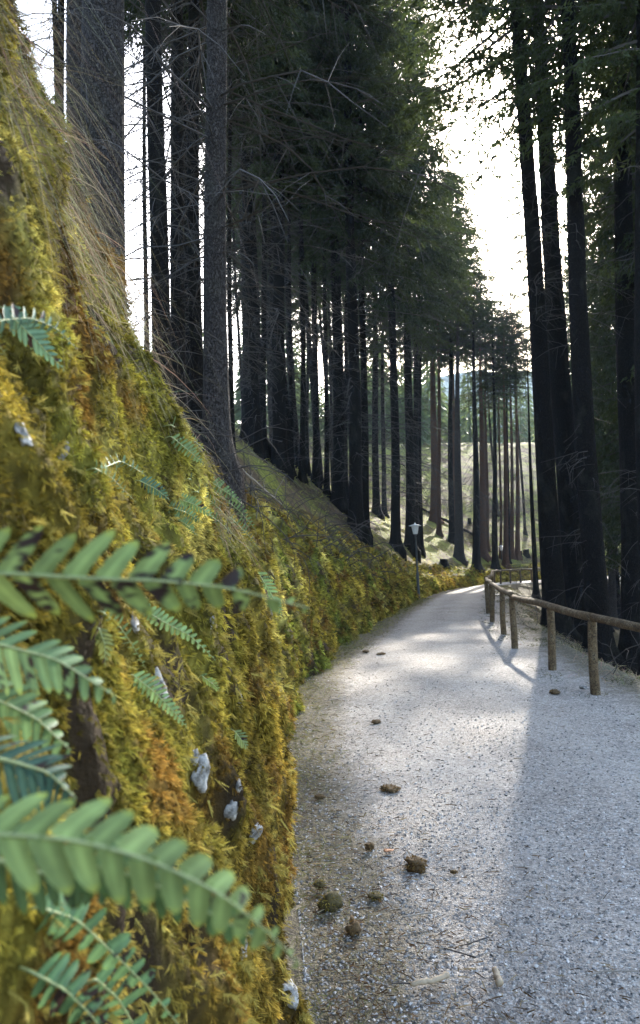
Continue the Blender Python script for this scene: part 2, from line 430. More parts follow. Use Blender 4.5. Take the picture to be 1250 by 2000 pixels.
# ------------------------------------------------------------------ mossy bank
def moss_colour(p, seed=0):
    a = fbm(p*1.1, 3, 31+seed); b = fbm(p*4.0, 3, 41+seed); r = rng.random(len(p))
    gold = np.array([.25, .19, .030]); olive = np.array([.12, .135, .022]); brown = np.array([.15, .085, .018]); pale = np.array([.42, .36, .10])
    f = np.clip(.5+a*1.6+b*.5, 0, 1)[:, None]
    c = gold*(1-f)+olive*f
    g = np.clip((b*1.8+.2*a-.15)*2.2, 0, 1)[:, None]; c = c*(1-g)+brown*g
    h = np.clip((fbm(p*2.1+7, 2, 51)-.25)*3, 0, .8)[:, None]; c = c*(1-h)+pale*h
    low = np.clip((1.75+.9*a-p[:, 2])/.9, 0, 1)*np.clip((9-p[:, 1])/3, 0, 1); rust = np.array([.20, .115, .022])*(1+.5*b)[:, None]
    c = c*(1-.62*low)[:, None]+rust*(.62*low)[:, None]
    return c*(.60+1.85*r**1.3)[:, None]*np.clip(1+1.3*fbm(p*np.array([7, 7, 4.5]), 2, 211), .45, 1.5)[:, None]
s_rows = np.concatenate([np.linspace(-3, .55, 36)[:-1], np.geomspace(.55, 72, 430)])
larc = np.concatenate([[0], np.cumsum(np.linalg.norm(np.diff(LC, axis=0), axis=1))]); s0 = np.interp(0, LC[:, 1], larc)
bx = np.interp(s_rows+s0, larc, LC[:, 0]); by = np.interp(s_rows+s0, larc, LC[:, 1])
tx, ty = np.gradient(bx), np.gradient(by); tl_ = np.hypot(tx, ty); nlx, nly = -ty/tl_, tx/tl_
nb = 190; tb = np.linspace(-.05, 1.5, nb)
Hb, Wb = wallH(by), wallW(by)
tw = np.clip(tb, 0, 1); dbeyond = np.clip(tb-1, 0, 1)*2.6
off = Wb[:, None]*(tw**1.62)[None]+dbeyond[None]
zb = zpath(by)[:, None]+Hb[:, None]*np.clip(tb, -.05, 1)[None]+hill(dbeyond[None]+0*Wb[:, None], by[:, None])*1.0
zb = zb-.5*np.clip((tb-1.38)/.12, 0, 1)[None]
BX = bx[:, None]+nlx[:, None]*off; BY = by[:, None]+nly[:, None]*off
p3 = np.stack([BX, BY, zb], -1)
# outward direction of the face
oz = (.25+.6*tw**2)[None]+0*BX
ON = unit(np.stack([-nlx[:, None]+0*oz, -nly[:, None]+0*oz, oz], -1))
sk = np.stack([s_rows[:, None]+.55*zb, zb*.42-0*s_rows[:, None], 0*zb], -1)      # drooping diagonal folds
amp = np.interp(by, [0, 3, 12, 30, 60], [.8, 1, 1, .7, .5])[:, None]
rid = 1-np.abs(fbm(sk*2.6, 3, 61))*2.4
disp = amp*(.17*fbm(p3*.9, 3, 11)+.14*fbm(sk*3.2, 4, 15)+.075*rid+.05*fbm(p3*9, 3, 17))-.09
disp = disp*np.clip((1.5-tb)/.3, 0, 1)[None]
B3 = p3+ON*disp[..., None]
bank_col = np.array(moss_colour(B3.reshape(-1, 3)))*.55
hl = np.clip((fbm(B3.reshape(-1, 3)*np.array([5, 5, 3.2]), 3, 171)-.19)*7, 0, 1)[:, None]; bank_col = bank_col*(1-hl)+np.array([.030, .020, .011])*hl      # bare earth patches, painted dark for the shade of deep hollows
bank = link('mossy_bank', make_mesh('mossy_bank', B3, grid_faces(len(s_rows), nb), bank_col), M['bank'])
tag(bank, 'steep stone bank thick with golden green moss along the left of the path', 'bank')
BN = unit(np.cross(np.gradient(B3, axis=1), np.gradient(B3, axis=0)))
if (BN*ON).sum() < 0: BN = -BN
from mathutils.bvhtree import BVHTree
BVH = BVHTree.FromPolygons([tuple(v) for v in B3.reshape(-1, 3)], grid_faces(len(s_rows), nb).tolist())
def on_bank(px, py):           # the point of the bank that a picture point looks at
    r = unit(ray(px, py)); h = BVH.ray_cast(Vector(CAM), Vector(r), 40)
    if h[0] is None: h = BVH.find_nearest(Vector(CAM+r*6))
    n = np.array(h[1]); n = n if n@r < 0 else -n
    return np.array(h[0]), n
def bank_sample(n, ylim=(0.5, 62), pw=1.0, tlim=(-.04, 1.25)):
    i = rng.uniform(30, len(s_rows)-2, n*3); j = np.interp(rng.uniform(*tlim, n*3), tb, np.arange(nb))
    y = np.interp(i, np.arange(len(s_rows)), by)
    ok = (rng.random(n*3) < np.clip(3.0/np.maximum(y, .1), 0.10, 1)**pw) & (y > ylim[0]) & (y < ylim[1])
    i, j = i[ok][:n], j[ok][:n]; a, b = i.astype(int), j.astype(int); fa, fb = (i-a)[:, None], (j-b)[:, None]
    P = B3[a, b]*(1-fa)*(1-fb)+B3[a+1, b]*fa*(1-fb)+B3[a, b+1]*(1-fa)*fb+B3[np.minimum(a+1, len(s_rows)-1), np.minimum(b+1, nb-1)]*fa*fb
    return P, BN[a, b], tb[b]
P, Nn, _ = bank_sample(190000)
dist = np.linalg.norm(P-CAM, axis=1)
hole = fbm(P*np.array([5, 5, 3.2]), 3, 171); keep = (dist > .75) & ((hole < .25) | (rng.random(len(P)) < .22)); P, Nn, dist = P[keep], Nn[keep], dist[keep]
size = (.0066*dist**.80+.0032)*(.7+.8*rng.random(len(P)))*np.clip(1+.8*fbm(P*3, 2, 71), .5, 1.7)
nbl = 11
colr = moss_colour(P)
Pr = np.repeat(P, nbl, 0); Nr = np.repeat(Nn, nbl, 0); Sr = np.repeat(size, nbl)
axis_ = unit(Nn*.55+np.array([0.05, -.1, -.25])+.55*rng.normal(size=Nn.shape)); Ar = np.repeat(axis_, nbl, 0)
k8 = np.tile(np.arange(nbl), len(P))
# a plume: one stem blade, the others leave it in pairs along the stem
stem_t = np.where(k8 < 1, 0, (k8+1)//2*.17)
sd = unit(np.cross(Ar, Nr)+1e-6)*np.where(k8 % 2 == 0, 1, -1)[:, None]
D = Ar+np.where(k8 < 1, 0, 1)[:, None]*(sd*.9+Nr*.25)+.25*rng.normal(size=Ar.shape)+Nr*.25
R = Pr+Ar*(Sr*stem_t*.8)[:, None]+Nr*(Sr*.25)[:, None]
Lr = Sr*np.where(k8 < 1, 1.1, .75*(1-.5*stem_t))
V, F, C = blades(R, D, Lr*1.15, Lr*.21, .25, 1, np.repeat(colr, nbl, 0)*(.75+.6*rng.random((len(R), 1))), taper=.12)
C = C.reshape(-1, 4, 3)*np.array([.6, .6, 1.25, 1.25])[None, :, None]; C = C.reshape(-1, 3)      # older bases, with shade between plumes darkened in and tips brightened
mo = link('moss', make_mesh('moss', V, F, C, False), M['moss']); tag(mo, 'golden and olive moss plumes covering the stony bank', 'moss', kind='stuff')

# larger pale plumes in patches close by
P, Nn, _ = bank_sample(5200, (.5, 4.5), .3, (.02, .95)); dist = np.linalg.norm(P-CAM, axis=1)
ok = (fbm(P*2.6, 2, 131) > .06) & (dist > .7); P, Nn, dist = P[ok], Nn[ok], dist[ok]; nb_ = 15
size = (.011*dist**.8+.006)*(.7+.7*rng.random(len(P))); cc = np.array([.40, .32, .075])*(.6+.6*rng.random((len(P), 1)))
ax = unit(Nn*.7+np.array([.1, -.15, -.35])+.4*rng.normal(size=Nn.shape)); Pr, Nr, Sr, Ar = (np.repeat(q, nb_, 0) for q in (P, Nn, size, ax))
k8 = np.tile(np.arange(nb_), len(P)); st_ = np.where(k8 < 1, 0, (k8+1)//2/8.0)
sd = unit(np.cross(Ar, Nr)+1e-6)*np.where(k8 % 2 == 0, 1, -1)[:, None]
D = Ar*.75+np.where(k8 < 1, 0, 1)[:, None]*sd+.15*rng.normal(size=Ar.shape)
Lr = Sr*np.where(k8 < 1, 1.25, .62*(1-.65*st_))
V, F, C = blades(Pr+Ar*(Sr*st_*1.1)[:, None]+Nr*(Sr*.35)[:, None], D, Lr, Lr*.19, .2, 1, np.repeat(cc, nb_, 0)*(.8+.4*rng.random((len(Pr), 1))), taper=.15)
mo = link('moss', make_mesh('moss', V, F, C, False), M['moss']); tag(mo, 'pale yellow feathery moss plumes in patches on the near bank', 'moss', kind='stuff')

# ------------------------------------------------------------------ grasses
def straw(n): 
    c = np.array([.40, .32, .20])*(.5+.8*rng.random((n, 1))); return c*(1+.12*rng.normal(size=(n, 3)))
def greenstraw(n, g=.5):
    a = np.array([.10, .13, .03]); b = np.array([.30, .25, .11]); f = np.clip(g+.3*rng.normal(size=(n, 1)), 0, 1)
    return (a*f+b*(1-f))*(.6+.7*rng.random((n, 1)))
GR = MB()
def add_bl(P, D, L, Wd, droop, col, seg=4): GR.add(*blades(P, D, L, Wd, droop, seg, col))
# dry hanging grass at the crest above the moss
P, Nn, t_ = bank_sample(3000, (1.2, 10), .6, (.70, 1.12)); n = len(P)
dd = np.linalg.norm(P-CAM, axis=1)
add_bl(P, Nn*.6+np.array([.35, -.25, -.1])+.7*rng.normal(size=(n, 3)), (.08+.36*rng.random(n)**1.6), .0010*dd**.7, 1.0+1.2*rng.random(n), straw(n), 5)
P, Nn, t_ = bank_sample(45, (1.5, 9), .5, (.9, 1.1)); n = len(P)      # long arching stalks
add_bl(P, np.array([.6, -.1, .75])+.4*rng.normal(size=(n, 3)), .4+.7*rng.random(n), .0022, 1.1+.6*rng.random(n), straw(n)*1.2, 8)
# curtain of dead grass and roots hanging over the upper face
P, Nn, t_ = bank_sample(6500, (1.3, 9), .6, (.66, 1.04)); ok = fbm(P*1.6, 2, 191) > -.22+.5*(.86-t_); P, Nn = P[ok], Nn[ok]; n = len(P); dd = np.linalg.norm(P-CAM, axis=1)
cu = straw(n)*np.where(fbm(P*1.3, 2, 193)[:, None] > 0, 1.0, .42)
add_bl(P, Nn*.38+np.array([.0, -.05, -.8])+.38*rng.normal(size=(n, 3)), .10+.28*rng.random(n), .0011*dd**.7, .35, cu, 4)
# foot of the wall
n = 11000; s = rng.uniform(0, 1, n)**2.2*26+2.2; x0 = np.interp(s, LC[:, 1], LC[:, 0]); x = x0+np.abs(rng.normal(size=n))*.26-.05
P = np.stack([x, s, zpath(s)+.01], -1)
add_bl(P, np.array([0, 0, .5])+.7*rng.normal(size=(n, 3))*np.array([1, 1, .3]), (.03+.11*rng.random(n)**1.5)*(1+s*.03), .0014*s**.7, .6, greenstraw(n, .35))
# verge by the fence and the slope beyond it
n = 15000; s = rng.uniform(0, 1, n)**1.5*40+4.5; x0 = np.interp(s, RC[:, 1], RC[:, 0]); x = x0+rng.normal(size=n)*.40+1.1*rng.random(n)-.05
z = terrain(x, s); P = np.stack([x, s, np.maximum(z, np.where(x < x0+.6, zpath(s)-.02, -99))], -1)
P[:, 2] += .045*(x > x0-.4); pk = fbm(P*1.2, 3, 83) > -.12; P = P[pk]; n = len(P)
add_bl(P, np.array([0, 0, .55])+.6*rng.normal(size=(n, 3))*np.array([1, 1, .3]), .03+.07*rng.random(n), .0018*P[:, 1]**.6, .5, greenstraw(n, .6)*.45)
# straw tufts around the feet of the right trees
for (px, py) in ((1075, 1215), (1095, 1245), (1120, 1270), (1160, 1295), (1195, 1310), (1235, 1330), (1040, 1205), (1015, 1185)):
    h = hit(px, py); n = 260
    P = h+rng.normal(size=(n, 3))*np.array([.35, .35, 0]); P[:, 2] = terrain(P[:, 0], P[:, 1])
    add_bl(P, np.array([-.3, -.3, .5])+.5*rng.normal(size=(n, 3)), .25+.25*rng.random(n), .006, .9, straw(n)*.9)
# hillside above the wall
n = 30000; x = rng.uniform(-6, 30, n); y = rng.uniform(9, 75, n)
u, yu = near_curve(LC, x, y); ok = (u > wallW(yu)+.1) & (u < 22) & (rng.random(n) < np.clip(1.2-u/22, .1, 1)); x, y = x[ok], y[ok]; n = len(x)
P = np.stack([x, y, terrain(x, y)-.01], -1); gsel = .55+.4*fbm(P*.4, 2, 91)
add_bl(P, np.array([.15, -.15, .6])+.6*rng.normal(size=(n, 3))*np.array([1, 1, .3]), .12+.22*rng.random(n), .0022*y**.75, .6,
       (np.array([.25, .28, .05])*gsel[:, None]+np.array([.34, .28, .12])*(1-gsel[:, None]))*(.6+.7*rng.random((n, 1))), 3)
tag(link('grass', GR.mesh('grass', False), M['dry']), 'dry straw and short green grass along the bank top, verge and forest slope', 'grass', kind='stuff')

# brushwood: bare thin twigs that litter the crest
BW = MB()
def twig(p, d, L, r, kinks=5, droop=.3, fork=2, mb=None):
    mb = mb or BW
    pts = [np.array(p, float)]; d = unit(d)
    for k in range(kinks):
        d = unit(d+.22*rng.normal(size=3)+np.array([0, 0, -droop/kinks])); pts.append(pts[-1]+d*L/kinks)
    add_tube(mb, pts, np.linspace(r, r*.35, len(pts)), 4, False)
    for f in range(fork):
        k = rng.integers(1, kinks); twig(pts[k], d+.8*rng.normal(size=3), L*.45, r*.55, 3, droop, 0, mb)
P, Nn, t_ = bank_sample(170, (6, 22), .2, (.9, 1.3))
for p, nn in zip(P, Nn): twig(p, nn*.5+np.array([.3, -.2, .3])+.6*rng.normal(size=3), .5+.9*random.random(), .004+.0005*p[1], 5, .9, 2)
P, Nn, t_ = bank_sample(60, (2.2, 7), .2, (.92, 1.2))
for p, nn in zip(P, Nn): twig(p, np.array([.5, -.1, .7])+.5*rng.normal(size=3), .5+.7*random.random(), .0028, 8, 1.8, 1)
for k in range(150):
    s = rng.uniform(10, 34); x = np.interp(s, RC[:, 1], RC[:, 0])+.6+rng.random()*2.2; p = np.array([x, s, ground_at(x, s)])
    twig(p, np.array([-.3, -.3, .35])+.8*rng.normal(size=3), .5+random.random()*.8, .008, 5, .6, 2)
tag(link('brushwood', BW.mesh('brushwood'), M['twig']), 'bare brown twigs and brush lying along the bank top and below the fence', 'brushwood', kind='stuff')

# gravel stones
n = 38000; q = rng.random(n); y = 1/(1/2.4-(1/2.4-1/13)*q); y = np.where((y > 5) & (rng.random(n) < (y-5)/7), 1/(1/2.4-(1/2.4-1/5.5)*rng.random(n)), y); lx = np.interp(y, LC[:, 1], LC[:, 0]); rx = np.interp(y, RC[:, 1], RC[:, 0])
x = lx+(rx-lx)*np.clip(rng.random(n)*1.08-.01, 0, 1.07)
gp = np.stack([x, y, 0*x], -1)
tq = (x-lx)/(rx-lx)
z = zpath(y)+.012+.018*fbm(gp*1.3, 3, 21)-.03*np.clip((tq-.86)/.14, 0, 1)+.03*(1-np.abs(2*tq-1))
r = (.0036+.0066*rng.random(n)**2)*(.85+.05*y)
oc = np.array([[1, 0, 0], [0, 1, 0], [-1, 0, 0], [0, -1, 0], [0, 0, 1], [0, 0, -1]], float)
jit = oc[None]*(.6+.7*rng.random((n, 6, 1)))+.25*rng.normal(size=(n, 6, 3)); jit[..., 2] *= .65
V = np.stack([x, y, z+r*.15], -1)[:, None]+jit*r[:, None, None]
of = np.array([[0, 1, 4], [1, 2, 4], [2, 3, 4], [3, 0, 4], [1, 0, 5], [2, 1, 5], [3, 2, 5], [0, 3, 5]])
F = (np.arange(n)[:, None, None]*6+of[None]).reshape(-1, 3)
g = np.clip(.10+.52*rng.random(n)**1.2, .05, .60)[:, None]*np.array([1, .925, .845])
tag(link('gravel', make_mesh('gravel', V.reshape(-1, 3), F, np.repeat(g, 6, 0), False), M['pebble']), 'loose pale and dark gravel stones strewn over the path', 'gravel', kind='stuff')

# needles, bark crumbs and bits of twig that have blown onto the path
LT = MB(); n = 5200; y = 1/(1/2.4-(1/2.4-1/14)*rng.random(n)); a_ = np.interp(y, LC[:, 1], LC[:, 0]); b_ = np.interp(y, RC[:, 1], RC[:, 0])
lat = np.where(rng.random(n) < .72, np.abs(rng.normal(size=n))*.14, rng.random(n)); x = a_+.05+(b_-a_)*np.clip(lat, 0, 1.05)
D = rng.normal(size=(n, 3))*np.array([1, 1, .12]); cl = np.array([.10, .060, .030])*(.4+1.3*rng.random((n, 1)))
cl = np.where(rng.random((n, 1)) < .25, np.array([.28, .22, .13]), cl)
LT.add(*blades(np.stack([x, y, zpath(y)+.035+.012*rng.random(n)], -1), D, .018+.06*rng.random(n)**3, .003+.004*rng.random(n), .1, 2, cl, taper=.4))
tag(link('litter', LT.mesh('litter', False), M['dry']), 'brown needles, bark crumbs and twig bits littering the path edge', 'litter', kind='stuff')

# ------------------------------------------------------------------ trees
def crown_meshes(name, z1, R, whorl, seed, dens_=1.0, droop=.35):
    """needles and boughs of one spruce crown; local z from 0 (lowest bough) to z1 (tip)"""
    g = np.random.default_rng(seed); wood = MB(); RP = []; RD = []; RL = []
    z = 0.0
    while z < z1-.3:
        f = z/z1; nbr = g.integers(4, 7)
        a0 = g.random()*6.28
        for b in range(nbr):
            a = a0+b*6.283/nbr+g.normal()*.25
            L = R*(1-f)**.75*(.65+.5*g.random())*(min(1, .55+f*3))+.28
            e = .25*f*2-.12+g.normal()*.08
            k = max(4, int(L/.28)); t = np.linspace(0, 1, k+1)
            h = np.array([math.cos(a), math.sin(a)])
            rr = L*t; zz = z+g.random()*.25+rr*e-droop*L*(t**1.6)*(1-f*.7)+.12*L*t**4
            pts = np.stack([h[0]*rr, h[1]*rr, zz], -1)+np.stack([-h[1]*np.ones_like(t), h[0]*np.ones_like(t), 0*t], -1)*(g.normal()*.12*L*t**2)[:, None]
            add_tube(wood, pts, np.linspace(.012+.010*L, .004, k+1), 3, False)
            m = max(5, int(L/.095*dens_)); tv = np.linspace(.16+.1*g.random(), 1, m)
            for q, tk in enumerate(tv):
                if g.random() > .93: continue
                p = np.array([np.interp(tk, t, pts[:, i]) for i in range(3)])
                sgn = 1 if q % 2 else -1; aa = a+sgn*(.95-.4*tk)+g.normal()*.2
                tlen = (.18+.45*L*.35*(1-abs(tk-.35)))*(.6+.6*g.random())
                dirt = np.array([math.cos(aa), math.sin(aa), -.25-.3*g.random()])
                ns = max(3, int(tlen/.075)); u = np.linspace(.1, 1, ns)
                sp = p+dirt[None]*(u*tlen)[:, None]; sp[:, 2] -= .35*tlen*u**2
                for j in range(ns):
                    for c in range(5):
                        RP.append(sp[j]); RD.append(dirt*.8+g.normal(size=3)*.55+np.array([0, 0, -.25])); RL.append(.07+.07*g.random())
        z += whorl*(.8+.4*g.random())*(1-.45*f)
    RP, RD, RL = np.array(RP), np.array(RD), np.array(RL)
    V, F, _ = blades(RP+.03*g.normal(size=RP.shape), RD, RL, RL*.34, .15, 1, None, taper=.2)
    nq = len(F); VV = [V]; FF = [F]; b = len(V)
    for w in wood.V: VV.append(w)
    for f in wood.F: FF.append(f+b)
    me = make_mesh('crown', np.concatenate(VV), [np.concatenate(FF)], None, False)
    me.materials.append(M['needles']); me.materials.append(M['twig'])
    mi = np.zeros(len(me.polygons), np.int32); mi[nq:] = 1; me.polygons.foreach_set('material_index', mi)
    return me
CV = [crown_meshes('dense', 15, 2.5, .46, 1), crown_meshes('loose', 16, 2.3, .62, 2, .8, .42),
      crown_meshes('broad', 14, 3.1, .50, 3, .95, .5), crown_meshes('narrow', 17, 1.7, .55, 4), crown_meshes('lacy', 16, 2.9, .75, 7, .42, .45)]
def dead_mesh(name, zlen, n, seed, Lmax):
    g = np.random.default_rng(seed); mb = MB()
    for k in range(n):
        z = g.random()*zlen; a = g.random()*6.283; L = Lmax*(.25+.75*g.random()**1.3)
        d = np.array([math.cos(a), math.sin(a), .12*g.normal()-.05]); p = np.array([0, 0, z]); pts = [p]; kk = 6
        for q in range(kk):
            d = unit(d+.13*g.normal(size=3)+np.array([0, 0, -.10])); pts.append(pts[-1]+d*L/kk)
        add_tube(mb, pts, np.linspace(.0055+.0035*L, .0028, kk+1), 3, False)
        for f in range(int(L*4)):
            i = g.integers(1, kk); tt_ = unit(d+.9*g.normal(size=3)+np.array([0, 0, -.3])); l2 = L*(.15+.25*g.random())
            add_tube(mb, [pts[i], pts[i]+tt_*l2*.5, pts[i]+tt_*l2+np.array([0, 0, -.12*l2])], [.004, .003, .0018], 3, False)
    me = mb.mesh(name); me.materials.append(M['twig']); return me
DV = [dead_mesh('dead_boughs', 9, 85, 11, 1.9), dead_mesh('dead_boughs_thin', 9, 55, 12, 1.3), dead_mesh('dead_boughs_long', 10, 110, 13, 2.8)]
def trunk_mesh(r0, h, seed, n=18, flare=.7):
    zz = np.concatenate([[-.6, -.3, 0, .08, .18, .32, .5, .8, 1.2], np.linspace(1.8, h, int(h/.7))]); g = np.random.default_rng(seed)
    th = np.arange(n)*2*math.pi/n; ph = g.random(3)*6.28
    rr = r0*(1-.96*(np.clip(zz, 0, h)/h)**1.25)*(1+flare*np.exp(-np.clip(zz, 0, 9)/.28)+.22*np.exp(-np.clip(zz, 0, 9)/1.2))
    lob = 1+np.exp(-np.clip(zz, 0, 9)/.35)[:, None]*.28*np.sin(5*th+ph[0])[None]+.05*np.sin(3*th+ph[1])[None]
    cx = .05*np.sin(zz*.35+ph[2])*np.clip(zz/4, 0, 1); cy = .05*np.cos(zz*.3+ph[1])*np.clip(zz/4, 0, 1)
    X = cx[:, None]+rr[:, None]*lob*np.cos(th); Y = cy[:, None]+rr[:, None]*lob*np.sin(th); Z = zz[:, None]+0*X
    V = np.stack([X, Y, Z], -1)
    V = V+ (V-np.stack([cx[:, None]+0*X, cy[:, None]+0*X, Z], -1))*(.10*fbm(V*np.array([7, 7, 3])+seed, 3, 3))[..., None]
    k = len(zz); i = np.arange(k-1)[:, None]*n; j = np.arange(n)[None]
    return make_mesh('trunk', V, np.stack([i+j, i+(j+1) % n, i+n+(j+1) % n, i+n+j], -1).reshape(-1, 4))
TN = [0]
def spruce(base, axis_dir, dia, H, zc, bark, label, group=None, crown=0, cs=1.0, dead=0, ds=1.0, zd=1.5, rz=None):
    TN[0] += 1; i = TN[0]
    t = empty('spruce_tree', base, label, 'tree', group)
    rz = random.random()*6.28 if rz is None else rz
    q = Vector((0, 0, 1)).rotation_difference(Vector(axis_dir)); t.rotation_mode = 'QUATERNION'; t.rotation_quaternion = q
    link('trunk', trunk_mesh(dia/2, H, i), M[bark], t)
    if crown is not None:
        a = link('crown', CV[crown], None, t)
        ln = (15, 16, 14, 17, 16)[crown]; sz = (H-zc)/ln
        for o in (a,): o.location = (0, 0, zc); o.scale = (cs, cs, sz); o.rotation_euler = (0, 0, rz)
    if dead is not None:
        c = link('dead_branches', DV[dead], None, t); c['kind'] = 'stuff'; c.location = (0, 0, zd); c.scale = (ds, ds, max(.3, (zc-zd+1)/9.5)); c.rotation_euler = (0, 0, rz+1)
    return t
def tree_px(xt, xb, yb, w, Y=None, **kw):
    """trunk through picture points: foot (xb, yb) on the terrain (or at depth Y), leaning so that it leaves the picture top at xt"""
    if Y is None:
        b = hit(xb, yb)
        if b[1] > 59 and xb < 840: b = at(xb, yb, 23.0); b[2] = min(b[2], ground_at(b[0], b[1])+.02)
    else:
        b = at(xb, yb, Y); b[2] = ground_at(b[0], b[1]) if yb != 905 else b[2]-.05
    print('TREE', xb, yb, np.round(b, 1))
    top = at(xt, 0, b[1]); d = unit(top-b); dia = w/FPX*np.linalg.norm(b[:2])*1.0
    b = b.copy(); b[2] -= .05
    return spruce(b, d, dia*kw.pop('wf', 1.06), kw.pop('H', 27), kw.pop('zc', 9), kw.pop('bark', 'bark'), **kw)
GL = 'spruce trunks on the slope left of the path'
GM = 'spruce trunks on the sunlit slope at the bend'
GR_ = 'spruces below the fence on the right'
# left of the path
T = [
 (104, 108, 560, 11, 11.5, dict(label='thin dark spruce trunk leftmost, in the white gap above the mossy bank', zc=10, crown=3)),
 (116, 118, 560, 14, 12.5, dict(label='dark spruce trunk pressed close to the right of the leftmost thin trunk', zc=10, crown=3)),
 (148, 160, 560, 40, 9.5, dict(label='grey spruce trunk half hidden behind the thickest grey trunk at upper left', zc=11, crown=1, bark='bark_grey', dead=None)),
 (194, 197, 560, 80, 7.2, dict(label='thickest grey scaly spruce trunk rising behind the dry grass at upper left', zc=12, crown=1, bark='bark_grey', dead=1, ds=.6, zd=3.5, H=30)),
 (283, 284, 600, 9, 17, dict(label='thin spruce stem alone in the white gap right of the thickest trunk', zc=8, crown=3, cs=.8, H=18)),
 (306, 312, 640, 33, 10, dict(label='spruce trunk with a lit left rim, first in the clump right of the white gap', zc=9, crown=1)),
 (340, 347, 680, 27, 12, dict(label='dark spruce trunk second in the clump right of the white gap', zc=8, crown=1, dead=2, ds=1.5)),
 (362, 366, 700, 18, 15, dict(label='narrow black spruce trunk in the middle of the dark clump', zc=8, crown=3)),
 (378, 385, 790, 25, 12.5, dict(label='black spruce trunk in the dark clump just left of the brown crest trunk', zc=8, crown=0, dead=2, ds=1.5)),
 (418, 422, 905, 43, 8.8, dict(label='brown spruce trunk with flared foot standing on the crest of the mossy bank', zc=10, crown=1, bark='bark_grey', dead=2, ds=1.4, zd=2.2)),
 (448, 451, 780, 9, 15, dict(label='thin spruce stem close behind the brown crest trunk', zc=7, crown=3, cs=.7, H=18)),
 (478, 493, 872, 37, None, dict(label='stout dark spruce trunk with flared foot right of the brown crest trunk', zc=8, crown=0, dead=2, ds=1.5)),
 (512, 515, 890, 11, None, dict(label='thin stem touching the right side of the stout dark spruce', zc=8, crown=3, cs=.8, H=28)),
 (538, 547, 918, 25, None, dict(label='black spruce trunk alone between the stout dark spruce and the thin stems', zc=7, crown=2, dead=2, H=30)),
 (566, 569, 925, 8, None, dict(label=None, H=28)), (588, 590, 938, 10, None, dict(label=None, H=28)),
 (600, 601, 930, 7, None, dict(label=None, H=28)), (614, 617, 948, 12, None, dict(label=None, H=28)), (634, 638, 968, 9, None, dict(label=None, H=28)),
 (652, 661, 992, 22, None, dict(label='straight grey brown trunk right of the thin stems on the left slope', zc=7, crown=2, dead=2, H=30)),
 (672, 676, 985, 9, None, dict(label=None, H=28)),
 (678, 694, 1036, 24, None, dict(label='thickest black spruce trunk at the middle of the picture, just above the wall', zc=8, crown=0, dead=2, ds=1.5)),
 (702, 713, 1045, 14, None, dict(label='black spruce trunk touching the right side of the thickest middle trunk', zc=7, crown=2)),
 (726, 735, 1006, 13, None, dict(label='brown spruce trunk set back right of the two black middle trunks', zc=8, crown=0, H=30)),
 (743, 750, 1008, 9, None, dict(label='thin spruce trunk right beside the brown trunk set back behind the black pair', zc=8, crown=3, H=28)),
 (760, 772, 1073, 17, None, dict(label='spruce trunk with flared foot on the lit grass left of the near lamp', zc=9, crown=2, cs=1.05, H=33, dead=2, ds=1.5)),
 (790, 801, 1075, 18, None, dict(label='dark spruce trunk right behind the near lamp head', zc=9, crown=2, cs=1.15, dead=2, H=31)),
 (806, 813, 1072, 12, None, dict(label='narrow trunk merging with the trunk behind the near lamp head', zc=11, crown=4, cs=1.3, H=32, dead=None)),
 (813, 822, 1078, 9, None, dict(label='thin dark trunk just right of the near lamp post', zc=11, crown=4, cs=1.5, H=29, dead=1)),
]
for xt, xb, yb, w, Y, kw in T:
    if kw['label'] is None:
        kw.update(label='thin spruce stem in the close row between two stouter trunks on the left slope', zc=8, crown=3, cs=.75, dead=1, ds=.8)
    if xb > 480: kw['zc'] += 2.2
    tree_px(xt, xb, yb, w, Y, group=GL, **kw)
T = [
 (842, 848, 1018, 14, dict(label='reddish spruce trunk upper left on the sunlit slope, right of the near lamp', bark='bark_sunlit', crown=1)),
 (852, 858, 1046, 8, dict(label='thin reddish trunk below and right of the upper reddish trunk', bark='bark_sunlit', crown=3)),
 (875, 882, 1060, 10, dict(label='dark trunk in the middle of the sunlit slope with its foot above the log', crown=3)),
 (880, 887, 1035, 8, dict(label='thin reddish trunk close behind the dark trunk on the sunlit slope', bark='bark_sunlit', crown=3)),
 (888, 897, 1094, 15, dict(label='grey spruce trunk with wide mossy foot in the middle of the sunlit slope', bark='bark_grey', crown=1)),
 (920, 930, 1112, 13, dict(label='dark trunk standing at the wall end where the path vanishes', crown=0)),
 (934, 942, 1088, 14, dict(label='broad reddish trunk with stubby broken branches behind the trunk at the wall end', bark='bark_sunlit', crown=1)),
 (944, 951, 1076, 7, dict(label='thin reddish trunk right beside the broad reddish trunk', bark='bark_sunlit', crown=3)),
 (958, 967, 1110, 10, dict(label='dark trunk rising above the corner of the far fence rail', crown=3)),
 (970, 978, 1092, 5, dict(label='thinnest reddish stem left of the far lamp', bark='bark_sunlit', crown=3)),
 (980, 988, 1106, 9, dict(label='brown trunk just right of the far lamp', bark='bark_sunlit', crown=3)),
 (986, 993, 1098, 6, dict(label='thin dark trunk second right of the far lamp', crown=3)),
 (992, 1000, 1090, 7, dict(label='reddish trunk third right of the far lamp', bark='bark_sunlit', crown=3)),
 (1004, 1011, 1090, 8, dict(label='reddish trunk on the lit edge beside a stump, last right of the far lamp', bark='bark_sunlit', crown=3)),
]
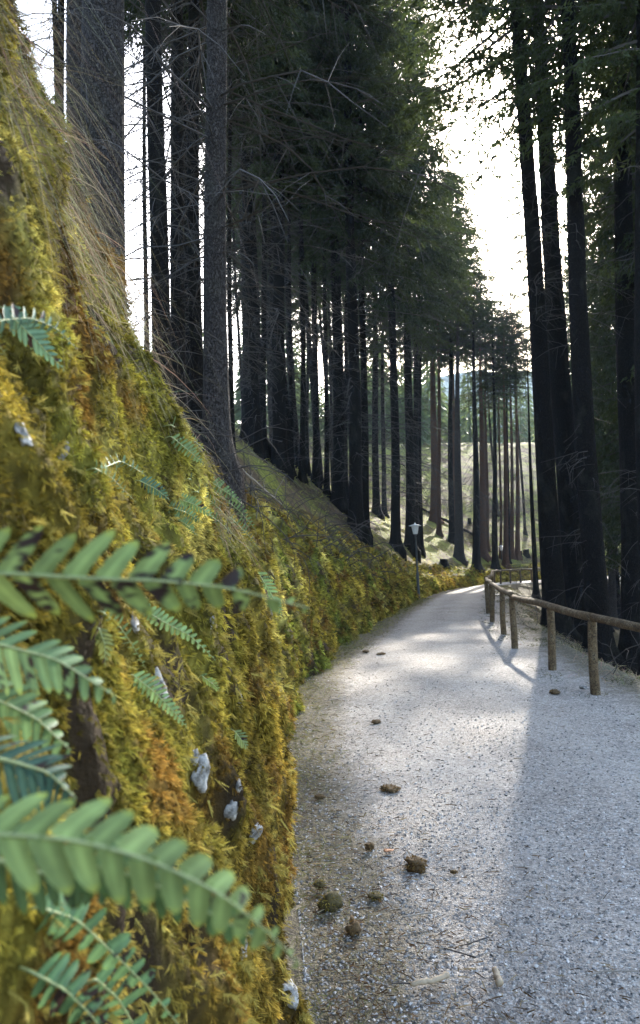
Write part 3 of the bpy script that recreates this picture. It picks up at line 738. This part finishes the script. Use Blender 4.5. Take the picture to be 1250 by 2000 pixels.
for k, (xt, xb, yb, w, kw) in enumerate(T):
    kw['crown'] = (0, 2, 0, 2)[k % 4] if xb < 890 else (4, 1)[k % 2]; tree_px(xt, xb, yb, w, group=GM, H=((26+(k*37 % 4) if xb < 890 else 20.5) if xb < 935 else 18.5+(k*37 % 3)*.5), zc=(15 if xb < 890 else 15 if xb < 935 else 13.0)+(k*29 % 7)*.6-2.0, dead=2 if k % 2 else 1, wf=1.1, cs=(1.5 if xb < 890 else .95), **kw)
# right of the fence
T = [
 (1002, 1047, 1168, 9, None, dict(label='thin leaning dead stem between the far fence and the right trunks', crown=None, H=14, zc=12, dead=1, ds=.8)),
 (1008, 1086, 1238, 36, None, dict(label='large black spruce trunk behind the rail, first of the right group', zc=12.3, crown=1, cs=1.6, dead=2, zd=6.5, ds=1.2)),
 (1046, 1132, 1256, 42, None, dict(label='large black leaning spruce trunk left of the sun, second of the right group', zc=15, crown=4, cs=1.0, dead=None, H=29)),
 (1104, 1172, 1288, 38, None, dict(label='dark spruce trunk with a pale right edge, third of the right group', zc=11, crown=1, dead=1)),
 (1125, 1147, 1200, 11, None, dict(label='thin trunk seen between the second and third right trunks', zc=8, crown=3, H=28)),
 (1176, 1197, 1225, 13, None, dict(label='grey trunk set back right of the third right trunk', zc=6, crown=0, bark='bark_grey', H=28)),
 (1160, 1206, 1215, 15, None, dict(label='brown trunk set back left of the last dark trunk', zc=7, crown=2, H=30)),
 (1212, 1240, 1310, 44, None, dict(label='broad black spruce trunk by the right picture edge with brush at its foot', zc=11, crown=1, dead=1)),
 (1252, 1272, 1300, 36, 13.5, dict(label='black spruce trunk cut by the right picture edge', zc=10, crown=1, dead=1)),
]
for xt, xb, yb, w, Y, kw in T: tree_px(xt, xb, yb, w, Y, group=GR_, **kw)
# further spruces that fill the wood behind
def scatter(pts, label, group, **kw):
    for (x, y, dia, H, zc, cr) in pts:
        z = ground_at(x, y)
        spruce((x, y, z-.05), unit((-.03+.02*random.uniform(-1, 1), .01*random.uniform(-1, 1), 1)), dia, H, zc, kw.get('bark', 'bark'), label, group, cr, kw.get('cs', 1.0), kw.get('dead', 1), 1.0, 1.2)
rp = [(11, 24.5, .38, 24, 4, 0), (11.5, 21, .4, 26, 4, 2), (12.5, 27, .36, 22, 3, 0), (13.2, 32, .36, 23, 4, 1), (17, 35.5, .4, 25, 4, 2), (16.5, 28, .4, 26, 3, 0),
      (9.6, 17.5, .4, 27, 6, 0), (9.4, 13.5, .42, 27, 7, 1), (18, 38, .4, 26, 4, 0), (14.5, 40, .36, 24, 5, 1), (21, 45, .4, 26, 4, 2), (20, 34, .4, 26, 4, 0), (17.5, 48, .4, 22, 6, 3)]
scatter(rp, 'dark spruce with low boughs in the wood down the slope behind the right trunks', 'spruces down the slope on the right')
scatter([(16.9, 64, .22, 32, 14, 4), (18.9, 62, .22, 35, 15, 1), (21.2, 65, .24, 37, 15, 4), (23.4, 62, .24, 37, 14, 4), (15.6, 68, .22, 31, 15, 4)],  # trees added so their crowns break up the sun on the path
        'tall slim spruce added beyond the bend, its thin crown dappling the path', 'tall spruces added beyond the bend to dapple the path')
lp = []
gg = np.random.default_rng(5)
tries = 0
while len(lp) < 26 and tries < 4000:
    tries += 1
    px = gg.uniform(285, 905); Y = gg.uniform(18, 62); p = at(px, 1000, Y)
    u, yu = near_curve(LC, [p[0]], [p[1]])
    if u[0] < 3.2 or u[0] > 26: continue
    if any((p[0]-q[0])**2+(p[1]-q[1])**2 < 4.5 for q in lp): continue
    if px < 480 or (px > 700 and Y > 34): continue
    lp.append((p[0], p[1], .17+.13*gg.random(), 28+5*gg.random(), 10.5+3*gg.random(), int(gg.choice([0, 1, 3, 3]))))
scatter(lp, 'slim spruce standing further back in the wood on the left hillside', 'spruces further back on the left hillside', dead=1)

# far off wood across the valley, one mass
FM = MB()
def far_tree(x, y, z, H, R, g):
    n = 210; f = g.random(n)**.8; a = g.random(n)*6.283; r = R*(1-f)*(.4+.6*g.random(n))
    P = np.stack([x+r*np.cos(a)*.5, y+r*np.sin(a)*.5, z+H*(.06+.92*f)], -1); D = np.stack([np.cos(a), np.sin(a), -.35+0*a], -1)
    V, F, _ = blades(P, D, (.25+R*(1-f)*.55), .5*(.3+R*(1-f)*.4), .3, 1, None, taper=.15); FM.add(V, F)
    add_tube(FM, [(x, y, z-.5), (x, y, z+H*.95)], [.22, .03], 4, False)
g = np.random.default_rng(3)
k = 0
while k < 330:
    px = g.uniform(-150, 1500); Y = g.uniform(85, 300)
    p = at(px, 1050, Y)
    if 880 < px < 1075 and Y < 130: continue
    z = ground_at(p[0], p[1]); far_tree(p[0], p[1], z, 11+8*g.random(), 2.2+1.3*g.random(), g); k += 1
k = 0
while k < 70:
    px = g.uniform(560, 845) if k < 58 else g.uniform(845, 1010); Y = g.uniform(85, 150) if k < 58 else g.uniform(100, 150); p = at(px, 1000, Y); z = ground_at(p[0], p[1]); far_tree(p[0], p[1], z, 8+8*g.random(), 1.9+1.2*g.random(), g); k += 1
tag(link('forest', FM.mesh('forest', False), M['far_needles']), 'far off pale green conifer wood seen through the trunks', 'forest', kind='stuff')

# mountain behind the valley
mx = np.linspace(-900, 1300, 160); my = np.linspace(0, 1, 40)
MX, MT = np.meshgrid(mx, my)
ridge = np.interp(mx, [-900, -450, -200, -60, 60, 150, 260, 420, 800, 1300], [70, 60, 75, 110, 170, 200, 190, 140, 120, 160])
ridge = ridge*(1+.10*fbm(np.stack([mx*.012, 0*mx, 0*mx], -1), 4, 77))
MZ = -10+ridge[None]*MT**.9*(1+.12*fbm(np.stack([MX*.02, MT*6, 0*MX], -1), 4, 78)*MT*(1-.5*MT)); MY = 620+MT*260+30*fbm(np.stack([MX*.01, MT*3, 0*MX], -1), 3, 79)
mm, t, b = nmat('mountain'); v = coords(t); t.links.new(ramp(t, noise(t, v, .03, 8, .7), [(.35, (.03, .05, .03)), (.6, (.07, .10, .06)), (.75, (.2, .2, .19))]), b.inputs['Base Color']); b.inputs['Roughness'].default_value = 1
structure('mountain', make_mesh('mountain', np.stack([MX, MY, MZ], -1), grid_faces(40, 160)), mm)

# ------------------------------------------------------------------ fences
def post(parent, p, h, r, lean=(0, 0)):
    mb = MB(); z = np.array([-.35, 0, .3, .6, h-.02, h]); k = np.array([1.05, 1.05, 1, .97, .95, .80])
    add_tube(mb, np.stack([z*lean[0]+.008*np.sin(z*5+p[1]), z*lean[1], z], -1), r*k, 10)
    o = link('post', mb.mesh('post'), M['wood'], parent, p); return o
def rail(parent, A, B, ra, rb):
    A, B = np.array(A, float), np.array(B, float); t = np.linspace(0, 1, 12)[:, None]; mb = MB()
    P = A+(B-A)*t; P[:, 2] += .012*np.sin(t[:, 0]*9+A[1]); P[:, 0] += .01*np.sin(t[:, 0]*7)
    add_tube(mb, P, np.linspace(ra, rb, 12)*(1+.05*np.sin(np.arange(12)*2.3)), 12)
    link('rail', mb.mesh('rail'), M['wood'], parent)
near = [(1163, 1356), (1080, 1308), (1005, 1266), (984, 1239), (962, 1215), (953, 1198)]
pos = []
for px, py in near:
    r_ = ray(px, py); pos.append(CAM+r_*(-1.8/r_[2]))
pos = [np.array([3.44, 7.1, 0.0]), np.array([3.62, 5.1, 0.0])][::-1]+pos
fn = empty('wooden_fence', (0, 0, 0), 'round log fence with single brown rail along the right of the path', 'fence', None)
for p in pos: post(fn, p, .86, .055)
for k, (a, b) in enumerate(((0, 2), (2, 4), (4, 6), (6, 7))):
    A = pos[a]+np.array([0, 0, .90]); B = pos[b]+np.array([0, 0, .89]); e = unit(B-A)*.12
    rail(fn, A-e*.3, B+e*.3, .053-.001*k, .048)
ff = empty('wooden_fence', (0, 0, 0), 'far log fence with sunlit pale rail curving right at the bend', 'fence', None)
fc = resample(RC[(RC[:, 1] > 20.6)], 400); s = np.concatenate([[0], np.cumsum(np.linalg.norm(np.diff(fc, axis=0), axis=1))])
fp = []
for q in np.concatenate([np.arange(2.2, 26, 3.2), np.arange(27, 27+15*1.25, 1.25)]):
    x = np.interp(q, s, fc[:, 0]); y = np.interp(q, s, fc[:, 1]); fp.append(np.array([x, y, zpath(y)-.03]))
for p in fp: post(ff, p, .84, .06)
for k in range(0, len(fp)-2, 2): rail(ff, fp[k]+np.array([0, 0, .89]), fp[k+2]+np.array([0, 0, .89]), .065, .06)
rail(ff, pos[-1]+np.array([.02, .15, .90]), fp[0]+np.array([0, 0, .89]), .058, .062)

# ------------------------------------------------------------------ lamps
def lamp(p, h, label, lean=-.012):
    t = empty('street_lamp', p, label, 'lamp', 'lamps along the path'); t.rotation_euler = (0, lean, 0)
    mb = MB(); mb.add(*lathe([(.0, -.2), (.05, -.2), (.05, .0), (.05, .85), (.043, .9), (.031, .95), (.028, h-.42), (.045, h-.40), (.045, h-.36), (.0, h-.36)], 12))
    link('pole', mb.mesh('pole'), M['paint'], t)
    mb = MB(); mb.add(*lathe([(.0, h-.36), (.075, h-.36), (.085, h-.33), (.125, h-.10), (.13, h-.07), (0, h-.07)], 16)); link('lamp_shade', mb.mesh('lamp_shade'), M['opal'], t)
    mb = MB(); mb.add(*lathe([(.0, h-.067), (.215, h-.075), (.22, h-.06), (.13, h-.03), (.03, h-.01), (.02, h+.04), (0, h+.045)], 20)); link('cap', mb.mesh('cap'), M['whitecap'], t)
lp_ = CAM+ray(818, 1168)*(-1.8/ray(818, 1168)[2]); lamp(lp_, 2.62, 'slim dark lamp post with white flared head at the foot of the mossy wall')
x = at(981, 1100, 57.5); lamp((x[0], x[1], zpath(57.5)), 2.62, 'far white headed lamp post standing behind the fence at the bend')

# ------------------------------------------------------------------ stones in the bank
def stone_mesh(r, seed, fl=(1, .8, .6)):
    import bmesh
    bm = bmesh.new(); bmesh.ops.create_icosphere(bm, subdivisions=3, radius=1)
    V = np.array([v.co[:] for v in bm.verts]); F = np.array([[v.index for v in f.verts] for f in bm.faces]); bm.free()
    d = 1+.75*fbm(V*1.3+seed*7, 3, seed)+.22*fbm(V*4+seed, 3, seed+5)
    V = np.round(V*d[:, None]*3.2+.25*fbm(V*3, 2, seed)[:, None])/3.2*.35+V*d[:, None]*.65
    return make_mesh('stone', V*np.array(fl)*r, F)
st = [(393, 1512, 30, 'round white stone bare in the moss, largest on the lower bank'), (466, 1533, 14, 'small white stone right of the round white stone'), (452, 1583, 24, 'jagged white stone in the crack below the small white stone'),
      (497, 1628, 22, 'tall white stone strip low in the bank right of the jagged one'), (381, 1478, 16, 'grey white stone just above the round white stone'), (474, 1850, 20, 'white stone peeping out beneath the tip of the big blurred frond'),
      (566, 1942, 22, 'white stone strip at the foot of the bank near the bottom edge'), (45, 850, 26, 'slanting grey stone at the left edge below the top fern'), (121, 885, 20, 'grey stone in a moss hollow right of the slanting grey stone'),
      (310, 1345, 34, 'pale rock slab behind the drooping fern in the middle of the bank'), (468, 1365, 18, 'white stone chip in the golden moss right of the rock slab'), (527, 1200, 18, 'slim white stone in the sunlit moss behind the long blurred frond'),
      (412, 1215, 14, 'little white stone under the stalk of the long blurred frond'), (430, 1355, 12, 'small grey stone chip left of the white stone chip'), (262, 1215, 22, 'grey white rock behind the two small ferns under the long frond')]
for k, (px, py, w, lab) in enumerate(st):
    p, nn = on_bank(px, py); d = np.linalg.norm(p-CAM); r = w/FPX*d*.75
    o = link('stone', stone_mesh(r, k+3, (.85, 1.25, .42)), M['rock'], None, p+nn*r*.02); o.rotation_euler = Vector(nn).to_track_quat('Z', 'Y').to_euler()
    tag(o, lab, 'stone', 'pale stones showing through the moss')

# ------------------------------------------------------------------ ferns
def frond(pts, width, label, n=16, face=None, tone=(.11, .20, .085), spots=.15, wr=.78, fold=.25, group='ferns growing out of the bank', low=True):
    """pts: list of (px, py, depth) along the midrib from base to tip; width = length of the longest leaflets in m"""
    K = np.array([at(a, b, c) for a, b, c in pts]); q = np.linspace(0, len(K)-1, 40)
    idx = np.arange(len(K)); P = np.stack([np.interp(q, idx, K[:, i]) for i in range(3)], -1)
    for _ in range(6): P[1:-1] = (P[:-2]+2*P[1:-1]+P[2:])/4
    T_ = unit(np.gradient(P, axis=0)); face = unit(CAM-P.mean(0)) if face is None else unit(face)
    S = unit(np.cross(T_, face)); Fc = unit(np.cross(S, T_))
    L = np.linalg.norm(P[-1]-P[0])
    root = empty('fern_frond', P[0], label, 'fern', group)
    # the stalk starts in the moss
    hb = np.array(BVH.find_nearest(Vector(P[0]))[0]); q0 = np.linspace(0, 1, 9)[:-1, None]
    st0 = hb*(1-q0)**2+2*(1-q0)*q0*(P[0]-T_[0]*.5*np.linalg.norm(P[0]-hb))+P[0]*q0**2
    mb = MB(); add_tube(mb, np.vstack([st0-P[0], P-P[0]+Fc*width*.05]), np.concatenate([np.full(8, width*.05), np.linspace(width*.05, width*.012, 40)]), 6); link('midrib', mb.mesh('midrib'), M['midrib'], root)
    mb = MB(); ts = np.linspace(.03, .97, n); sp = L/n
    for k, t in enumerate(ts):
        for sg in (-1, 1):
            if random.random() < .03: continue
            tq = min(.995, t+(.5*sg*.5/n)); i = tq*39; a = int(i); f = i-a; b = min(a+1, 39)
            p = P[a]*(1-f)+P[b]*f; tv = T_[a]; s_ = S[a]*sg; nv = Fc[a]
            ln = width*(1-t**1.5)**.8*(.55+.45*min(1, (t+.12)/.3))*(.88+.24*random.random())+width*.05
            wd = min(sp*wr, ln*.75)*(.90+.16*random.random())
            m_ = 13; v = np.linspace(0, 1, m_)
            hw = wd*.56*np.where(v < .12, 1.1-.9*v, 1.0)*(1-.22*v)*np.sqrt(np.clip(1-((v-.1)/.902).clip(0)**4.2, 0, 1))*(1+.06*np.sin(v*24+k))
            fwd = .50+.30*t
            bend = random.uniform(-.25, .1); tw_ = random.uniform(-.3, .3)
            ctr = p+(s_*math.cos(fold if sg < 0 else fold*2.6)-nv*math.sin(fold if sg < 0 else fold*2.6))*(ln*v)[:, None]+tv*(ln*fwd*v**1.2)[:, None]+nv*(ln*(bend*v**2+.03))[:, None]
            ax = unit(unit(tv-s_*.35)+nv*tw_)
            rows = [ctr+ax*(e*hw)[:, None]+nv*(hw*(.20*e*e-.05*(abs(e) == .5)))[:, None] for e in (-1, -.5, 0, .5, 1)]
            Vv = np.stack(rows, 1).reshape(-1, 3)-P[0]
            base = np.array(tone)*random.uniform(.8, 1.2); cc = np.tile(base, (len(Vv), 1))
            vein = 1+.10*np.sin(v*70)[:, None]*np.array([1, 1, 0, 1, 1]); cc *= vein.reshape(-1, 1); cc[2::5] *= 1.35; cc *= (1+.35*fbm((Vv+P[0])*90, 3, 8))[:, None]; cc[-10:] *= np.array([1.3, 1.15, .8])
            if random.random() < spots:
                blot = fbm((Vv+P[0])*170, 4, k) + random.uniform(-.25, .28)
                cc = np.where((blot > .12)[:, None], np.array([.03, .018, .016]), cc)
            mb.add(Vv, grid_faces(m_, 5), cc)
    link('leaf_blade', mb.mesh('leaf_blade'), M['fern'], root)
    return root
Y0 = .50
frond([(-120, 1118, .50), (30, 1121, .50), (180, 1130, .50), (330, 1135, .51), (450, 1148, .53), (600, 1187, .56)], .036, 'long blurred frond with dark spotted leaflets reaching across the bank in the middle', 12, spots=.5, wr=.64, tone=(.20, .27, .085))
frond([(-150, 1625, .42), (0, 1632, .42), (150, 1642, .42), (290, 1680, .43), (420, 1740, .44), (505, 1805, .46), (585, 1885, .48)], .030, 'largest blurred pale green frond reaching across the bottom left', 14, wr=.86, face=(.1, -.75, .65), spots=.12, tone=(.235, .31, .10))
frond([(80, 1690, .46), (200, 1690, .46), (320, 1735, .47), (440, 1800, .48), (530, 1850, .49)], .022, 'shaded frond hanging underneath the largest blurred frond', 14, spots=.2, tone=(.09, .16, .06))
frond([(-140, 1235, .62), (0, 1262, .62), (110, 1290, .63), (225, 1362, .65)], .036, 'blurred blue green frond at the left edge below the long spotted frond', 12, face=(.2, -.7, .7), tone=(.145, .225, .095))
frond([(-120, 1335, .66), (0, 1372, .66), (70, 1405, .67), (135, 1465, .69)], .034, 'short blurred frond at the left edge, second below the spotted frond', 10, face=(.2, -.7, .7), tone=(.13, .21, .085))
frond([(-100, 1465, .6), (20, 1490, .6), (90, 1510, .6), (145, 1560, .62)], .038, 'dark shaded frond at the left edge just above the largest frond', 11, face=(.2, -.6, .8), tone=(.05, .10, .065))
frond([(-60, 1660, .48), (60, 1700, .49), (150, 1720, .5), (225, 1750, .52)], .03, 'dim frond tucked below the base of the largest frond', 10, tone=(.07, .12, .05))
def bank_frond(path, width, label, n=14, lift=.06, **kw):
    p0, nn = on_bank(*path[0]); pts = []
    for k, (a, b) in enumerate(path):
        p, q = on_bank(a, b); pts.append((a, b, p[1]))
    ys = np.array([p[2] for p in pts]); ys = np.linspace(ys[0], np.median(ys), len(ys))*(1-lift*np.linspace(.5, 1, len(ys)))
    return frond([(a, b, y) for (a, b, _), y in zip(pts, ys)], width*ys[0]*(.62 if path[0][1] < 1700 else .8), label, n, **kw)
bt = (.15, .235, .10)
bank_frond([(85, 1775), (150, 1795), (230, 1870), (300, 1940), (370, 2030)], .048, 'spotted green frond drooping to the bottom edge below the largest frond', 14, .10, spots=.4)
bank_frond([(75, 1905), (130, 1935), (180, 1985), (230, 2060)], .050, 'small frond in the bottom left corner with rounded leaflets', 9, .10, spots=.2)
bank_frond([(190, 1915), (230, 1950), (260, 2000), (290, 2060)], .05, 'small frond between the corner frond and the drooping spotted frond', 8, .12)
bank_frond([(200, 1195), (235, 1225), (262, 1265), (288, 1312)], .028, 'fern frond curling down below the long spotted frond', 12, tone=bt)
bank_frond([(280, 1190), (320, 1215), (370, 1240), (422, 1290)], .024, 'slender frond trailing right below the long spotted frond', 15, tone=bt)
bank_frond([(195, 1230), (205, 1260), (205, 1300)], .022, 'yellowing little fern left of the curling frond', 8, tone=(.14, .16, .05))
bank_frond([(262, 1320), (300, 1350), (335, 1385), (365, 1420)], .026, 'fern frond drooping over the pale rock slab', 14, tone=bt)
bank_frond([(395, 1320), (415, 1335), (430, 1350)], .012, 'tiny fern sprig in the golden moss right of the rock slab', 8, tone=(.16, .22, .07))
bank_frond([(460, 1430), (472, 1445), (483, 1462)], .016, 'tiny pale fern sprig above the small white stones', 7, tone=(.16, .22, .09))
bank_frond([(-60, 640), (0, 625), (60, 620), (110, 640), (150, 682)], .042, 'fern frond arching at the left edge high on the bank', 14, .12, tone=(.11, .20, .13))
bank_frond([(10, 605), (50, 645), (85, 680), (125, 722)], .034, 'steeper fern frond below the arching frond high on the bank', 11, .10, tone=(.10, .18, .11))
bank_frond([(-50, 630), (-10, 660), (15, 700)], .03, 'fern frond cut by the left edge high on the bank', 8, .1, tone=(.145, .225, .095))
bank_frond([(185, 915), (215, 930), (240, 955), (265, 980)], .024, 'lower frond of the small fern at mid height on the bank', 11, tone=bt)
bank_frond([(205, 912), (235, 900), (265, 915), (285, 928)], .024, 'upper frond of the small fern at mid height on the bank', 11, tone=(.13, .21, .10))
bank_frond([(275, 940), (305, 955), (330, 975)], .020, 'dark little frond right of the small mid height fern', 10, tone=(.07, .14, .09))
bank_frond([(335, 830), (362, 848), (385, 865), (408, 885)], .024, 'upper frond of the fern hanging left of the brown crest trunk', 13, tone=bt)
bank_frond([(338, 855), (362, 875), (380, 890), (398, 905)], .022, 'lower frond of the fern hanging left of the brown crest trunk', 11, tone=bt)
for k, path in enumerate(([(330, 990), (362, 1000), (395, 1020)], [(370, 935), (410, 955), (450, 985)], [(385, 960), (420, 985), (450, 1015)], [(350, 975), (380, 985), (420, 1010)], [(410, 940), (440, 960), (475, 985)],
                          [(400, 1000), (430, 1020), (462, 1050)], [(440, 975), (470, 1000), (500, 1035)], [(340, 1010), (365, 1025), (385, 1045)], [(450, 1010), (480, 1040), (505, 1070)], [(505, 1120), (530, 1160), (550, 1200)])):
    bank_frond(path, .020, 'pale green frond in the sunlit fern patch below the brown crest trunk', 12, group='fronds of the sunlit fern patch', tone=(.13, .21, .085))

# ------------------------------------------------------------------ things lying about
def lump(px, py, w, mat, name, lab, cat, flat=.6, grp=None):
    r_ = ray(px, py); p = CAM+r_*(-1.8/r_[2]); r = w/FPX*p[1]*.43
    me = stone_mesh(r, int(px+py), (1.1, .8, flat))
    V = np.array([v.co[:] for v in me.vertices]); d = 1+.25*fbm(V/r*4, 3, 5); V = V*d[:, None]; me.vertices.foreach_set('co', V.astype(np.float32).ravel())
    o = link(name, me, M[mat], None, p+np.array([0, 0, r*flat*.5+.035])); o.rotation_euler = (0, 0, random.random()*6)
    tag(o, lab, cat, grp)
    if mat in ('clod', 'mossy_clod'):
        n = 160; P = unit(rng.normal(size=(n, 3))); D = P+.5*rng.normal(size=(n, 3)); P = P*np.array([1.1, .8, flat])*r*.95
        c = np.array([.20, .15, .03] if mat == 'mossy_clod' else [.15, .09, .03])*(.5+rng.random((n, 1)))
        V, F, C = blades(P, D, r*.35, r*.12, .2, 1, c); link('tuft', make_mesh('tuft', V, F, C, False), M['moss'], o)
lump(812, 1705, 52, 'clod', 'moss_clump', 'large brown moss clump lying alone on the gravel', 'moss clump', .5)
lump(721, 1668, 24, 'clod', 'moss_clump', 'small black moss clump left of the large brown one', 'moss clump', .6)
lump(644, 1785, 44, 'mossy_clod', 'moss_clump', 'golden moss cushion at the foot of the bank', 'moss clump', .8)
lump(690, 1834, 34, 'clod', 'moss_clump', 'dark upright moss clump right below the golden cushion', 'moss clump', .9)
lump(735, 1765, 34, 'mossy_clod', 'moss_clump', 'flat olive moss patch on the gravel left of the sticks', 'moss clump', .25)
lump(625, 1745, 26, 'mossy_clod', 'moss_clump', 'brown moss lump against the bank above the golden cushion', 'moss clump', .7)
lump(762, 1551, 40, 'clod', 'bark_piece', 'flat brown bark piece lying across the path farther up', 'bark piece', .22)
lump(735, 1418, 20, 'clod', 'bark_piece', 'small dark bark chip on the path beside the lit patch', 'bark piece', .4)
lump(888, 1717, 14, 'clod', 'bark_piece', 'tiny dark crumb right of the large brown moss clump', 'bark piece', .5)
lump(714, 1277, 16, 'clod', 'bark_piece', 'little dark chip near the wall far up the path', 'bark piece', .3)
lump(744, 1282, 18, 'clod', 'bark_piece', 'flat dark chip right of the little far chip', 'bark piece', .25)
lump(625, 1568, 20, 'clod', 'bark_piece', 'reddish brown chip by the foot of the bank', 'bark piece', .4)
lump(1084, 1358, 26, 'clod', 'bark_piece', 'dark lump standing for the hole by the foot of the fence posts', 'bark piece', .25)  # dark lump in place of a hole in the ground, not bark
lump(1140, 1350, 18, 'rock', 'stone', 'white pebble beside the nearest fence post', 'stone', .5)
lump(760, 1673, 20, 'leafdry', 'dead_leaf', 'orange dead leaf right of the small black clump', 'leaf', .15)
def gpt(px, py, h=.01):
    h += .042; r_ = ray(px, py); return CAM+r_*((h-1.8)/r_[2])
def stick(path, r, mat, lab, h=.02, name='stick'):
    P = np.array([gpt(a, b, h) for a, b in path]); q = np.linspace(0, len(P)-1, 14); i = np.arange(len(P))
    Q = np.stack([np.interp(q, i, P[:, k]) for k in range(3)], -1); Q[1:-1] += .14*r*rng.normal(size=(12, 3))
    mb = MB(); add_tube(mb, Q-Q[0], r*np.linspace(.75, 1, 14)*(1+.1*rng.normal(size=14)), 8)
    tag(link(name, mb.mesh(name), M[mat], None, Q[0]), lab, 'stick')
stick([(802, 1921), (838, 1917), (877, 1904)], .013, 'barkless', 'pale barkless curved stick near the bottom of the path')
stick([(765, 1920), (805, 1921)], .003, 'twig', 'thin dark twig continuing left of the pale curved stick', .012)
stick([(966, 1893), (978, 1922)], .015, 'barkless', 'short split piece of wood right of the pale curved stick')
stick([(786, 1791), (815, 1786), (850, 1781)], .0045, 'pale_twig', 'straight pale twig above the middle of the near gravel')
stick([(900, 1848), (955, 1830)], .0035, 'twig', 'thin twig right of centre on the near gravel', .014)
stick([(868, 1852), (930, 1870)], .0035, 'twig', 'dark twig crossing below the straight pale twig', .014)
stick([(1145, 1905), (1180, 1897), (1245, 1896)], .0035, 'pale_twig', 'long thin pale twig at the lower right edge')
stick([(1048, 1843), (1080, 1848)], .003, 'pale_twig', 'short pale twig in the middle of the right gravel')
stick([(640, 1368), (675, 1362)], .006, 'pale_twig', 'pale twig in the sunlit strip at the foot of the wall')
def log(A, B, ra, rb, mat, lab, cat='log', forks=0, name='fallen_log'):
    A, B = np.array(A), np.array(B); t = np.linspace(0, 1, 14)[:, None]; Q = A+(B-A)*t; Q[1:-1] += .25*ra*rng.normal(size=(12, 3)); mb = MB()
    add_tube(mb, Q-A, np.linspace(ra, rb, 14), 9)
    for k in range(forks):
        i = 5+k*3; twig(Q[i]-A, np.array([.4, 0, .9])+.5*rng.normal(size=3), .25+.2*random.random(), rb*.8, 3, .1, 0, mb)
    tag(link(name, mb.mesh(name), M[mat], None, A), lab, cat)
b1, b2 = at(447, 915, 8.8), at(550, 1000, 10.2)
log(b1+np.array([0, 0, .12]), b2+np.array([0, 0, .10]), .017, .012, 'pale_twig', 'pale fallen branch lying down the bank right of the brown crest trunk', 'branch', 3, 'fallen_branch')
log(hit(838, 1003)+np.array([0, 0, .15]), hit(930, 1052)+np.array([0, 0, .2]), .13, .10, 'bark', 'long dark fallen log lying across the sunlit slope')
log(hit(800, 985)+np.array([0, 0, .15]), hit(835, 1002)+np.array([0, 0, .12]), .10, .08, 'bark', 'short dark fallen log at the upper left of the sunlit slope')
def stump(px, py, w, h, lab):
    p = hit(px, py); r = w/FPX*p[1]*.5; t = empty('tree_stump', p-np.array([0, 0, .05]), lab, 'stump', 'stumps on the slope')
    V, F = lathe([(r*1.6, -.2), (r*1.35, .05), (r*1.05, .2), (r, h)], 14); V = V*(1+.08*fbm(V*3, 2, int(px)))[:, None]; mb = MB(); mb.add(V, F); link('bark', mb.mesh('bark'), M['bark'], t)
    V, F = lathe([(r*.99, h-.01), (r*.5, h+.01), (0, h+.012)], 14); mb = MB(); mb.add(V, F); link('cut_face', mb.mesh('cut_face'), M['cutwood'], t)
stump(917, 1024, 7, .55, 'small stump standing alone on the open pink slope above the log')
stump(867, 1102, 15, .35, 'dark low stump in the grass left of the wide footed grey trunk')
stump(1028, 1084, 11, .5, 'stump at the lit slope edge right of the last reddish trunk')
stump(1017, 1087, 5, .5, 'narrow stump between the last reddish trunk and the edge stump')

# ------------------------------------------------------------------ air: pale haze in the valley
mb = MB(); x0, x1, y0, y1, z0, z1 = -1000, 1400, -70, 1600, -160, 235
Vb = np.array([(x, y, z) for z in (z0, z1) for y in (y0, y1) for x in (x0, x1)], float)
mb.add(Vb, [[0, 2, 3, 1], [4, 5, 7, 6], [0, 1, 5, 4], [2, 6, 7, 3], [0, 4, 6, 2], [1, 3, 7, 5]])
hz, t, b = nmat('haze'); t.nodes.remove(b); pv = N(t, 'VolumePrincipled'); pv.inputs['Density'].default_value = .00035
pv.inputs['Color'].default_value = (.62, .80, 1, 1); pv.inputs['Anisotropy'].default_value = .05
t.links.new(pv.outputs[0], t.nodes['Material Output'].inputs['Volume'])
hz.volume_intersection_method if hasattr(hz, 'volume_intersection_method') else None
o = link('haze', mb.mesh('haze', False), hz); tag(o, 'thin pale haze filling the valley and the wood', 'haze', kind='stuff')
